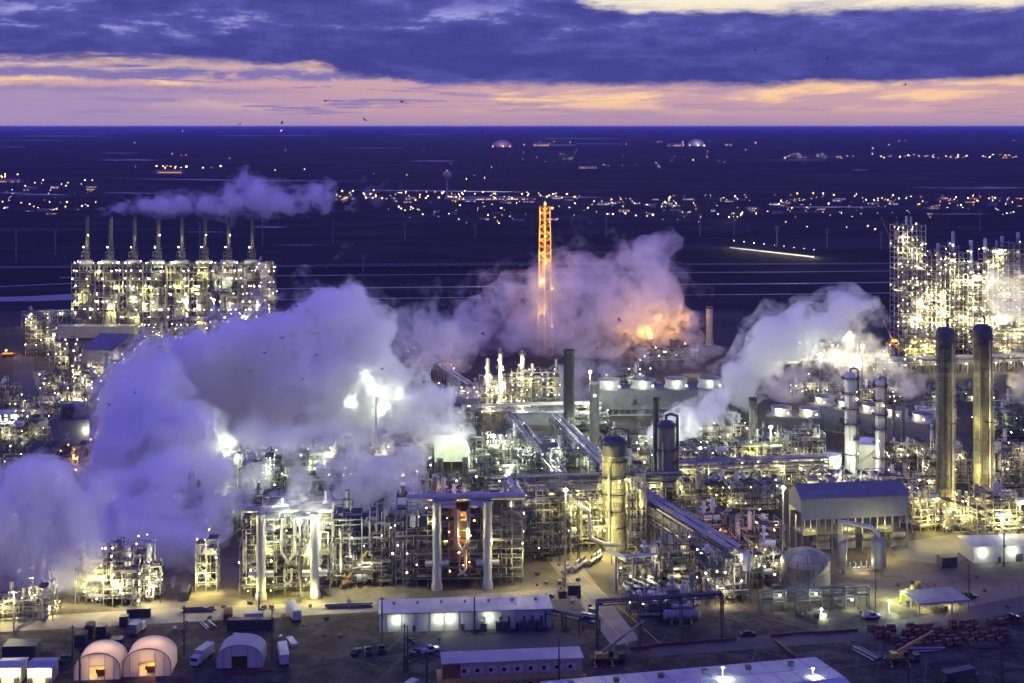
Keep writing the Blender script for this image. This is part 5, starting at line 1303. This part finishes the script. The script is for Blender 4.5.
# vehicles
car('leftmost of the three dark cars parked near the yard track', 356, 654, R(78), CARD)
car('middle of the three dark cars, a pickup with a pale bed', 368.5, 653, R(100), CARD, True)
car('rightmost of the three dark cars, a pickup by the utility poles', 381.5, 651.5, R(98), CARD, True)
lorry('white box truck beside the right glowing tent', 203, 661, R(252), WHITED, 6.5)
lorry('long white trailer parked right of the unlit white tent', 283, 660, R(104), WHITED, 10)
lorry('white trailer parked at the edge of the lit track', 293, 617, R(112), WHITED, 10, False, 'box_trailer', 'trailer')
container('flat pale open trailer behind the long white trailer', 292, 643, R(115), WHITED, 8, 2.4, 1.0, name='flat_trailer', cat='trailer')
lorry('dark tipper trailer at the bottom right of the yard', 961, 681, R(22), DARK, 10, False, 'box_trailer', 'trailer', 2.2)
for lab, x, y, rz, m_, L, W_, hh in (
    ('dark box nearest the left edge above the glowing tents', 81, 645, .1, DARK, 4, 5, 4.5), ('dark container with a white patch on its roof', 90, 637, .1, DARK, 3, 4.5, 5), ('dark container right of the white patched one', 102, 637, .1, DARK, 3.6, 4.5, 4.6),
    ('low dark box in front of the dark containers', 117, 646, .1, STEELD, 4.5, 4, 3), ('small dark upright box behind the other containers', 124, 626, .1, STEELD, 3, 3, 4), ('long dark skip on the lit track by the bright decks', 139, 617, .15, DARK, 9, 3, 3.6),
    ('long dark wall of skips left of the white trailer', 250, 629, .05, DARK, 17, 3, 4), ('maroon roofed container at the left end of the skip wall', 228, 619, R(100), BRICKR, 8, 3, 3.2), ('white roofed container behind the long skip wall', 254, 620, .1, WHITED, 7, 3, 3),
    ('dark upright equipment box on the lit ground by the lattice tower', 185, 597, R(96), DARK, 9, 4, 3.4), ('large dark low container above the small garages', 22, 655, .05, DARK, 12, 7, 4.5), ('dark skip beside the white building entrance', 574, 594, .1, DARK, 5, 3.5, 4),
    ('rusty red box left of the dark skip by the road', 562, 598, .2, RUST, 3, 2.5, 3)):
    container(lab, x, y, rz, m_, L, W_, hh)
lorry('pale pickup sized truck parked right of the dark containers', 137, 634, R(80), STEEL, 4.2)
crane('mobile crane with a raised yellow boom left of the pipe bridge', 608, 662, R(8), 18, R(33), YELLOW, R(4), STEEL)
crane('mobile crane with a low yellow boom by the rusty bundles', 903, 662, R(4), 19, R(9), YELLOW, R(30))
for lab, x, y, rz, pm, tr in (('silver pickup on the yard below the white long building', 430, 652, .5, CARW, True), ('dark pickup near the dark skip by the road', 548, 600, 1.2, CARD, True), ('silver car by the low dark pipe bridge', 585, 618, .3, CARW, False), ('dark pickup behind the pavilion', 968, 598, .2, CARD, True), ('pale pickup on the dirt road right of the domed tank', 872, 618, .15, CARW, True), ('dark car on the yard right of the left red barrier wall', 748, 636, .2, CARD, False), ('dark pickup at the right edge of the yard', 1012, 620, .4, CARD, True), ('silver pickup between the skip wall and the unlit white tent', 236, 640, 1.4, CARW, True), ('dark pickup beside the small garages', 64, 662, 1.5, CARD, True)):
    car(lab, x, y, rz, pm, tr)
for a_, b_ in (((566, 560), (662, 645)), ((552, 560), (628, 645))):
    A, B_ = gp(*a_), gp(*b_); d = (B_ - A).normalized(); nn = Vector((-d.y, d.x, 0))*.22; m_ = MB()
    m_.sheet([A - nn + Vector((0, 0, .06)), B_ - nn + Vector((0, 0, .06)), B_ + nn + Vector((0, 0, .06)), A + nn + Vector((0, 0, .06))]); tag(m_.build('road_marking', mat('worn yellow line', (.40, .30, .06), .8, 0, .4, .4)), kind='structure')
# rusty bundles
bn = 0; proto = None
GLAB = 'rusty bundle of stacked pipe pieces in the stock rows on the yard'
for row in range(4):
    for i in range(15):
        x = 872 + i*9.6 + row*6 + (4 if i > 7 else 0); y = 632 + row*5.8 - i*.66 + rng.uniform(-.6, .6)
        if x > 1006 or rng.random() < .10: continue
        if proto is None:
            proto = thing('pipe_bundle', GLAB, 'pipe bundle', gp(x, y), R(20), 'rusty pipe bundles on the yard')
            b = MB()
            for (yy, zz) in ((-.75, .75), (.75, .75), (0, 1.95)): b.lathe([(.45, -1.35), (.72, -1.35), (.72, 1.35), (.45, 1.35), (.45, -1.35)], 10, (0, yy, zz), (1, 0, 0))
            b.build('pipes', mat('brown rust', (.15, .085, .05), .85, 0, .5, .7), proto, True)
            b = MB()
            for q in (-.9, .9): b.box((q, 0, .06), (.3, 3.4, .12)); b.bar((q, -1.6, 0), (q, -1.6, 2), .15); b.bar((q, 1.6, 0), (q, 1.6, 2), .15)
            b.build('cradle', WOOD, proto)
        else: copy_tree(proto, gp(x, y), R(20) + rng.uniform(-.3, .3)).scale = (1, rng.uniform(.9, 1.15), rng.uniform(.6, 1.15))
for lab, pts, m_ in (('long red barrier wall across the yard by the domed tank', ((770, 637), (800, 634), (830, 633), (858, 631)), RED), ('long red barrier wall behind the left mobile crane', ((630, 650), (660, 646), (700, 643), (736, 640)), RED), ('red barrier wall behind the pipe stock at the right', ((992, 625), (1022, 623)), RED), ('orange barrier line running down beside the white roof', ((774, 641), (786, 650), (798, 659)), ORANGE), ('red kerb barrier before the unlit white tent', ((222, 675), (250, 674), (274, 671)), RED)):
    p0 = gp(*pts[0]); t = thing('barrier', lab, 'barrier', p0); b = MB(); c = MB()
    for a, q in zip(pts, pts[1:]):
        A, B_ = gp(*a) - p0, gp(*q) - p0; n = max(1, int((B_ - A).length / 2))
        for i in range(n):
            P1 = A.lerp(B_, i/n); P2 = A.lerp(B_, (i + .93)/n); b.bar(P1 + Vector((0, 0, .6)), P2 + Vector((0, 0, .6)),   .3, .75); c.bar(P1 + Vector((0, 0, .12)), P2 + Vector((0, 0, .12)), .9, .24)
    b.build('panel', m_, t); c.build('foot', DARK, t)
for lab, x, y, ln, rz in (('bundle of long dark pipes lying beside the white building', 348, 607, 18, R(6)), ('second bundle of dark pipes lying on the lit track', 200, 611, 12, R(3)), ('pile of pale pipes beside the low yellow boomed crane', 867, 655, 12, R(118)), ('pale plates stacked behind the low yellow boomed crane', 925, 650, 13, R(4)), ('pale debris stacked below the rusty bundles', 985, 646, 11, R(8)), ('scrap of pale rods by the maroon roofed container', 208, 626, 8, R(125))):
    t = thing('pipe_pile', lab, 'pipe pile', gp(x, y), rz); rg = random.Random(int(x))
    for i in range(7): MB().tube([(-ln/2 + rg.uniform(-1, 1), (i - 3)*.6, .35 + (i % 2)*.5), (ln/2 + rg.uniform(-1, 1), (i - 3)*.6 + rg.uniform(-.5, .5), .35 + (i % 2)*.5)], .28, 6).build('pipe', rg.choice((STEELD, DARK, PIPED) if y < 612 else (STEEL, STEELD, PIPE)), t, True)
    b = MB(); b.box((-ln*.3, 0, .03), (.3, 4.6, .08)); b.box((ln*.3, 0, .03), (.3, 4.6, .08)); b.build('bearer', WOOD, t)
for lab, x, yb, yt, ar in (('utility pole left of the left glowing tent, farther', 72.5, 660, 625, 1), ('utility pole standing before the left glowing tent', 79.5, 686, 649, 1), ('utility pole between the right glowing tent and the white box truck', 184, 656, 606, 2), ('utility pole left of the long skip wall', 259, 617, 591, 1), ('utility pole beside the long white trailer', 272, 660, 607, 1), ('utility pole in front of the long white building left end', 382, 641, 597, 1), ('left of the twin utility poles by the pickup trucks', 404.5, 672, 624, 1), ('right of the twin utility poles by the pickup trucks', 407.5, 672, 625, 0), ('utility pole between the twin poles and the cabins', 427, 684, 653, 1), ('thick utility pole before the middle of the white building', 474.5, 634, 597, 0), ('utility pole in front of the two storey cabins', 559, 692, 638, 0), ('utility pole left of the pavilion', 875.5, 609, 569, 1), ('utility pole right of the pavilion', 969, 600, 564, 1), ('utility pole before the white building at the right edge', 1004, 567, 529, 1), ('utility pole at the bottom right corner', 1002, 690, 645, 1), ('utility pole beside the low yellow boomed crane', 908.5, 690, 654, 1)):
    utility_pole(lab, x, yb, yt, ar)
for i in range(72):   # odds and ends of the yard
    x, y = rng.choice(((rng.uniform(150, 345), rng.uniform(604, 640)), (rng.uniform(535, 640), rng.uniform(560, 640)), (rng.uniform(880, 1020), rng.uniform(565, 612)), (rng.uniform(400, 440), rng.uniform(640, 665)), (rng.uniform(170, 330), rng.uniform(606, 632)), (rng.uniform(775, 900), rng.uniform(606, 622)), (rng.uniform(546, 590), rng.uniform(565, 600))))
    t = thing('equipment_crate', 'small crate or toolbox left lying about the yard', 'crate', gp(x, y), rng.uniform(0, 3), 'crates scattered about the yard'); s_ = rng.uniform(.7, 1.5)
    b = MB(); b.box((0, 0, s_*.5 + .15), (s_*rng.uniform(1, 2.2), s_, s_)); b.build('body', rng.choice((DARK, STEELD, RUST, STEELD, STEEL)), t)
    b = MB(); b.box((0, -.3*s_, .08), (s_*1.1, .15, .16)); b.box((0, .3*s_, .08), (s_*1.1, .15, .16)); b.build('runner', WOOD, t)

# gulls
bb = MB(); bb.lathe([(0, -.35), (.09, -.2), (.11, .0), (.07, .22), (.04, .3), (0, .36)], 8, (0, 0, 0), (0, 1, 0))
for s_ in (-1, 1):
    n = len(bb.v); bb.v += [(s_*.06, -.12, .03), (s_*.06, .12, .03), (s_*.42, .16, .2), (s_*.42, -.02, .2), (s_*.85, -.02, .1), (s_*.06, -.12, .06), (s_*.06, .12, .06), (s_*.42, .16, .23), (s_*.42, -.02, .23)]
    bb.f += [(n, n+1, n+2, n+3), (n+3, n+2, n+4), (n+5, n+8, n+7, n+6), (n+8, n+4, n+7), (n, n+3, n+8, n+5), (n+1, n+6, n+7, n+2), (n+3, n+4, n+8), (n+2, n+7, n+4)]
bme = bb.mesh('bird', BIRD)
for x, y in ((326, 101), (402, 102), (282, 123), (365, 120), (755, 50), (827, 59), (905, 85), (265, 353), (282, 338), (317, 355), (303, 379), (382, 369), (424, 382), (483, 334), (296, 306), (127, 377), (135, 393), (109, 405), (223, 349), (250, 371), (625, 334), (597, 348), (619, 320), (672, 351), (240, 124), (482, 132)):
    o = link('bird', bme, None, at(x, y, rng.uniform(210, 330))); o.rotation_euler = (rng.uniform(-.3, .3), rng.uniform(-.5, .5), rng.uniform(0, 6)); tag(o, 'dark gull gliding over the plant', 'bird', 'gulls gliding over the plant')

# ================================================================== steam
def plume(name_label, puffs, sigma, vox=3.0, seed=1, thr=.42, soft=.12, scale=.03, disp=6., veil=None, **k):
    """veil: a dense heart, a looser body and ragged outer wisps that share one turbulence field"""
    if not veil: return steam(name_label, puffs, sigma, vox, seed, thr, soft, scale, disp, **k)
    grow = lambda f: [(q[0], q[1], q[2]*f, *q[3:]) for q in puffs]
    steam('dense heart of the ' + name_label, grow(.80), sigma*.75, vox*1.1, seed, thr - .06, soft, scale, disp, **k)
    steam('loose body of the ' + name_label, grow(1.03), sigma*.42, vox*1.15, seed, thr + .06, soft, scale, disp*1.1, **k)
    steam('ragged outer wisps of the ' + name_label, grow(veil[0]), veil[1]*1.6, max(vox, 3)*1.3, seed, thr + .15, soft, scale, disp*1.4, **k)
def steam(name_label, puffs, sigma, vox=3.0, seed=1, thr=.42, soft=.12, scale=.03, disp=6., color=(.98, .972, .998), jit=10, aniso=.15, detail=5, Y0=None):
    rgp = random.Random(seed); bm = bmesh.new(); ps = []
    for q in puffs:
        x, y, r = q[:3]; Y = q[3] if len(q) > 3 else Y0
        c = at(x, y, Y + rgp.uniform(-jit, jit)); Rr = r*Y/F; ps.append((c, Rr))
        for _ in range(5):
            d = Vector((rgp.gauss(0, 1), rgp.gauss(0, 1), rgp.gauss(.2, 1))).normalized(); ps.append((c + d*Rr*rgp.uniform(.55, .85), Rr*rgp.uniform(.3, .5)))
    for c, Rr in ps: bmesh.ops.create_icosphere(bm, subdivisions=2, radius=Rr, matrix=Matrix.Translation(c))
    me = bpy.data.meshes.new('steam_plume'); bm.to_mesh(me); bm.free()
    o = link('steam_plume', me)
    def remesh(vs):
        md = o.modifiers.new('r', 'REMESH'); md.mode = 'VOXEL'; md.voxel_size = vs
        m2 = bpy.data.meshes.new_from_object(o.evaluated_get(bpy.context.evaluated_depsgraph_get())); old = o.data
        o.modifiers.clear(); o.data = m2; bpy.data.meshes.remove(old); return m2
    m2 = remesh(vox * 1.7)
    f = .55/disp
    for v in m2.vertices:
        b_ = 0.; fr_ = f; am = 1.
        for _ in range(3):
            b_ += am*(abs(noise.noise(v.co*fr_))*2 - .45); fr_ *= 2.1; am *= .55
        c = v.co + v.normal*(b_*disp)
        if c.z < .3: c.z = .3
        v.co = c
    m2 = remesh(vox * 1.35)
    mt = bpy.data.materials.new('steam'); mt.use_nodes = True; nt = mt.node_tree; nt.nodes.clear(); g = NG(nt)
    out = nt.nodes.new('ShaderNodeOutputMaterial'); pv = nt.nodes.new('ShaderNodeVolumePrincipled'); pv.inputs['Color'].default_value = (*color, 1); pv.inputs['Anisotropy'].default_value = aniso
    tc = nt.nodes.new('ShaderNodeTexCoord'); ns = g.noise(tc.outputs['Object'], scale, detail, .62)
    n2_ = g.noise(tc.outputs['Object'], scale*3.6, 4, .62, .6)
    n3_ = g.noise(tc.outputs['Object'], scale*10, 3, .6, .3)
    ns = g.m('ADD', ns, g.m('ADD', g.m('MULTIPLY', g.m('SUBTRACT', n2_, .5), .75), g.m('MULTIPLY', g.m('SUBTRACT', n3_, .5), .28)))
    g.put(pv.inputs['Density'], g.rng(ns, thr, thr + soft, 0, sigma)); nt.links.new(pv.outputs[0], out.inputs['Volume'])
    m2.materials.clear(); m2.materials.append(mt); m2.name = 'steam_plume'
    tag(o, name_label, 'steam', None, 'stuff'); return o
plume('largest purple white steam plume billowing over the left of the plant', [(345, 312, 32), (368, 300, 14), (322, 322, 36), (300, 335, 36), (268, 345, 38), (225, 342, 30), (190, 362, 36), (150, 380, 38), (115, 398, 26), (378, 330, 28), (372, 375, 38), (330, 380, 45), (280, 392, 42), (235, 400, 42), (190, 410, 38), (415, 395, 30), (440, 408, 22), (150, 415, 34), (425, 365, 16), (398, 420, 22), (340, 425, 24), (300, 340, 40), (120, 420, 22), (310, 438, 24), (362, 440, 20), (345, 452, 15), (280, 440, 20)], .15, 2.8, 1, .38, .17, .024, 9, jit=14, Y0=775, veil=(1.3, .022))
plume('lower steam lump billowing in front of the largest plume', [(165, 395, 34, 690), (148, 428, 48, 680), (192, 440, 40, 670), (128, 465, 46, 650), (116, 500, 42, 620), (178, 488, 46, 620), (206, 522, 32, 590), (100, 536, 32, 575), (150, 522, 40, 590), (220, 470, 28, 640), (228, 500, 26, 610), (172, 540, 26, 572), (130, 545, 24, 570), (205, 545, 18, 568)], .20, 2.8, 2, .38, .17, .028, 8, jit=8, veil=(1.35, .022))
plume('steam bank drifting low across the left edge of the yard', [(20, 485, 24), (42, 490, 34), (72, 514, 34), (12, 525, 44), (46, 542, 44), (80, 552, 32), (18, 572, 34), (52, 582, 26), (94, 572, 20), (-15, 535, 36), (60, 468, 14), (110, 590, 12)], .18, 2.6, 3, .37, .17, .03, 7, jit=8, Y0=535, veil=(1.35, .024))
plume('thin steam veil drifting over the furnace decks', [(330, 470, 20, 640), (350, 490, 22, 625), (380, 478, 26, 620), (405, 468, 24, 630), (400, 505, 20, 600), (392, 535, 18, 575), (420, 455, 16, 650), (360, 465, 20, 640), (412, 490, 16, 610), (425, 500, 14, 600), (380, 560, 14, 560), (345, 515, 12, 590), (300, 452, 28, 700), (340, 446, 28, 700), (395, 440, 26, 705), (430, 432, 22, 715), (458, 424, 18, 725), (255, 436, 24, 705), (470, 440, 12, 715)], .06, 2.6, 4, .38, .14, .04, 6, jit=6)
plume('glowing steam around the floodlights of the pale furnace deck', [(235, 445, 22, 690), (262, 452, 22, 690), (285, 440, 18, 690), (255, 478, 22, 640), (300, 480, 18, 630), (288, 505, 20, 600), (305, 528, 18, 575), (275, 530, 18, 575), (240, 500, 16, 610), (325, 505, 14, 600), (250, 540, 16, 565), (290, 545, 14, 560), (318, 545, 14, 562), (200, 560, 14, 552), (180, 575, 12, 545)], .065, 2.6, 5, .36, .14, .04, 6, jit=6)
plume('wide loose steam cloud in the centre around the flare', [(650, 262, 24), (664, 244, 16), (622, 268, 30), (585, 275, 36), (545, 285, 36), (505, 298, 32), (472, 322, 24), (438, 288, 14), (430, 305, 14), (428, 335, 22), (470, 345, 26), (520, 325, 32), (570, 322, 40), (620, 315, 40), (662, 300, 34), (684, 330, 20), (598, 348, 26), (645, 345, 26), (672, 226, 10), (686, 212, 7), (545, 345, 24), (440, 322, 16), (418, 318, 14), (455, 372, 18), (432, 352, 18), (500, 362, 18), (450, 365, 16), (700, 315, 12), (640, 285, 30), (560, 250, 10)], .044, 3.2, 6, .43, .19, .022, 12, veil=(1.35, .011), jit=20, Y0=1092)
plume('dense steam plume streaming up to the right', [(640, 441, 9, 752), (650, 430, 13, 762), (664, 434, 12, 760), (672, 420, 16, 780), (690, 418, 18, 790), (712, 404, 20, 815), (738, 384, 24), (762, 362, 26), (790, 345, 26), (818, 325, 24), (846, 308, 18), (872, 306, 11), (800, 312, 12), (772, 338, 22), (692, 434, 12, 765), (716, 424, 14, 785), (676, 440, 9, 758), (838, 332, 16), (760, 345, 16), (745, 398, 14)], .15, 2.4, 7, .37, .17, .03, 7, jit=10, Y0=860, veil=(1.45, .02))
plume('bright hazy steam under the right hand plume', [(862, 338, 20), (852, 362, 22), (884, 376, 20), (908, 384, 16), (800, 380, 22), (772, 390, 16), (835, 385, 18), (905, 400, 12), (790, 405, 12), (840, 350, 16), (880, 355, 18), (820, 395, 14), (925, 375, 12)], .032, 3.6, 8, .40, .18, .025, 8, jit=14, Y0=900)
plume('long steam streamer drifting past the tops of the furnace stacks', [(104, 209, 4), (120, 207, 6), (140, 205, 8), (160, 204, 10), (182, 203, 11), (205, 203, 12), (230, 201, 14), (256, 199, 14), (280, 202, 13), (303, 206, 11), (326, 208, 8), (346, 209, 5), (244, 182, 9), (258, 190, 12), (318, 190, 9), (332, 184, 6), (228, 190, 9), (358, 207, 5), (300, 193, 9), (246, 172, 6), (325, 197, 9), (172, 208, 9), (218, 208, 10), (268, 208, 10), (314, 198, 9), (292, 206, 10), (96, 211, 3), (112, 208, 6), (126, 206, 7), (148, 205, 9), (134, 208, 6), (165, 206, 8)], .08, 2.3, 9, .28, .2, .024, 6, veil=(1.5, .012), jit=20, Y0=1420)
plume('faint steam wisps above the distant town lights', [(362, 180, 6), (370, 190, 8), (352, 176, 4), (385, 186, 6), (398, 181, 4), (376, 200, 8), (345, 250, 7), (336, 258, 6), (352, 243, 5), (400, 188, 5), (326, 266, 5)], .012, 3, 10, .42, .18, .02, 9, jit=20, Y0=1700)
plume('pale fog glowing around the grey chimney rim', [(590, 372, 22), (600, 356, 18), (575, 392, 18), (560, 405, 16), (545, 385, 14), (612, 366, 14), (570, 420, 12), (470, 400, 18), (440, 398, 18), (500, 385, 16), (660, 360, 18), (690, 358, 16), (630, 358, 16), (720, 352, 12), (556, 372, 14)], .034, 3.6, 11, .40, .18, .025, 8, jit=12, Y0=905)
plume('glowing steam hanging before the pale furnace deck', [(300, 520, 17), (284, 508, 13), (318, 504, 13), (312, 534, 12), (270, 524, 11), (336, 518, 11), (300, 494, 15), (262, 505, 10), (345, 500, 10)], .045, 2.2, 31, .36, .2, .05, 5, jit=5, Y0=523)
plume('thin steam drifting between the largest plume and the central cloud', [(405, 330, 22), (420, 352, 22), (442, 338, 20), (425, 312, 16), (455, 360, 18), (470, 345, 16), (395, 350, 18), (410, 375, 16)], .028, 3.2, 32, .38, .2, .03, 8, jit=12, Y0=930)
plume('pale steam puff before the right edge of the tall complex', [(1002, 284, 18), (1016, 300, 20), (996, 306, 14), (1020, 275, 12), (1012, 322, 10)], .03, 3.4, 12, .40, .18, .025, 8, jit=10, Y0=1060)
plume('thin steam drifting past the right hand olive column', [(1014, 380, 14), (1024, 395, 16), (1008, 365, 8), (1004, 400, 8)], .03, 3, 13, .40, .18, .03, 7, jit=8, Y0=640)
plume('small steam puff rising among the furnace lamps', [(204, 280, 8), (216, 275, 8), (192, 286, 6), (224, 282, 7), (262, 270, 8), (270, 285, 10), (256, 262, 6), (275, 300, 9)], .03, 3, 14, .40, .16, .03, 7, jit=8, Y0=1245)
# floodlight masts glowing inside the steam, then unseen lights added to brighten it
mast('floodlight mast buried in the heart of the largest plume', 376, 461, 388, 'c', 42000, 1.1, 3)
mast('floodlight mast at the bright foot of the largest plume', 238, 500, 456, 'c', 70000, 1.0, 3)
mast('floodlight mast glowing by the grey chimney rim', 590, 432, 372, 'c', 130000, 1.1, 3)
mast('floodlight mast glaring inside the right hand haze', 862, 408, 346, 'w', 62000, 1.1, 3)
mast('floodlight mast at the foot of the streaming right hand plume', 700, 470, 448, 'c', 60000, .8, 2)
for q in ((500, 378, 12), (530, 374, 10), (570, 372, 12), (605, 370, 10), (470, 386, 14), (690, 370, 10), (640, 374, 10)): light(gp(q[0], q[1]) + Vector((0, -24, q[2])), 9000, (1, .80, .62))  # fill lights added beneath the central cloud, no lamps stand here
for q in ((655, 452, 14), (690, 446, 16), (735, 440, 22), (770, 425, 26)): light(gp(q[0], q[1]) + Vector((0, -16, q[2])), 9000, 'c')  # fill lights added in front of the right hand plume
for q in ((210, 505, 12), (330, 480, 16), (420, 470, 22), (60, 604, 6), (270, 470, 16)): light(gp(q[0], q[1]) + Vector((0, -6, q[2])), 7000, 'w')  # fill lights added low in the left steam

# ================================================================== render settings
sc.view_settings.view_transform = 'Standard'; sc.view_settings.look = 'None'; sc.view_settings.exposure = 0; sc.view_settings.gamma = 1
cy = sc.cycles
sc.render.filter_size = .9
cy.use_denoising = True; cy.denoising_prefilter = 'ACCURATE'; cy.denoiser = 'OPENIMAGEDENOISE'
cy.max_bounces = 9; cy.diffuse_bounces = 2; cy.glossy_bounces = 2; cy.transmission_bounces = 2; cy.transparent_max_bounces = 6; cy.volume_bounces = 6
cy.sample_clamp_indirect = 2.0; cy.sample_clamp_direct = 0
cy.volume_step_rate = .3
cy.use_adaptive_sampling = True; cy.adaptive_threshold = .15; cy.adaptive_min_samples = 16; cy.volume_max_steps = 256
cy.use_light_tree = True; cy.caustics_reflective = False; cy.caustics_refractive = False
print('lights', NL[0], 'objects', len(bpy.data.objects))
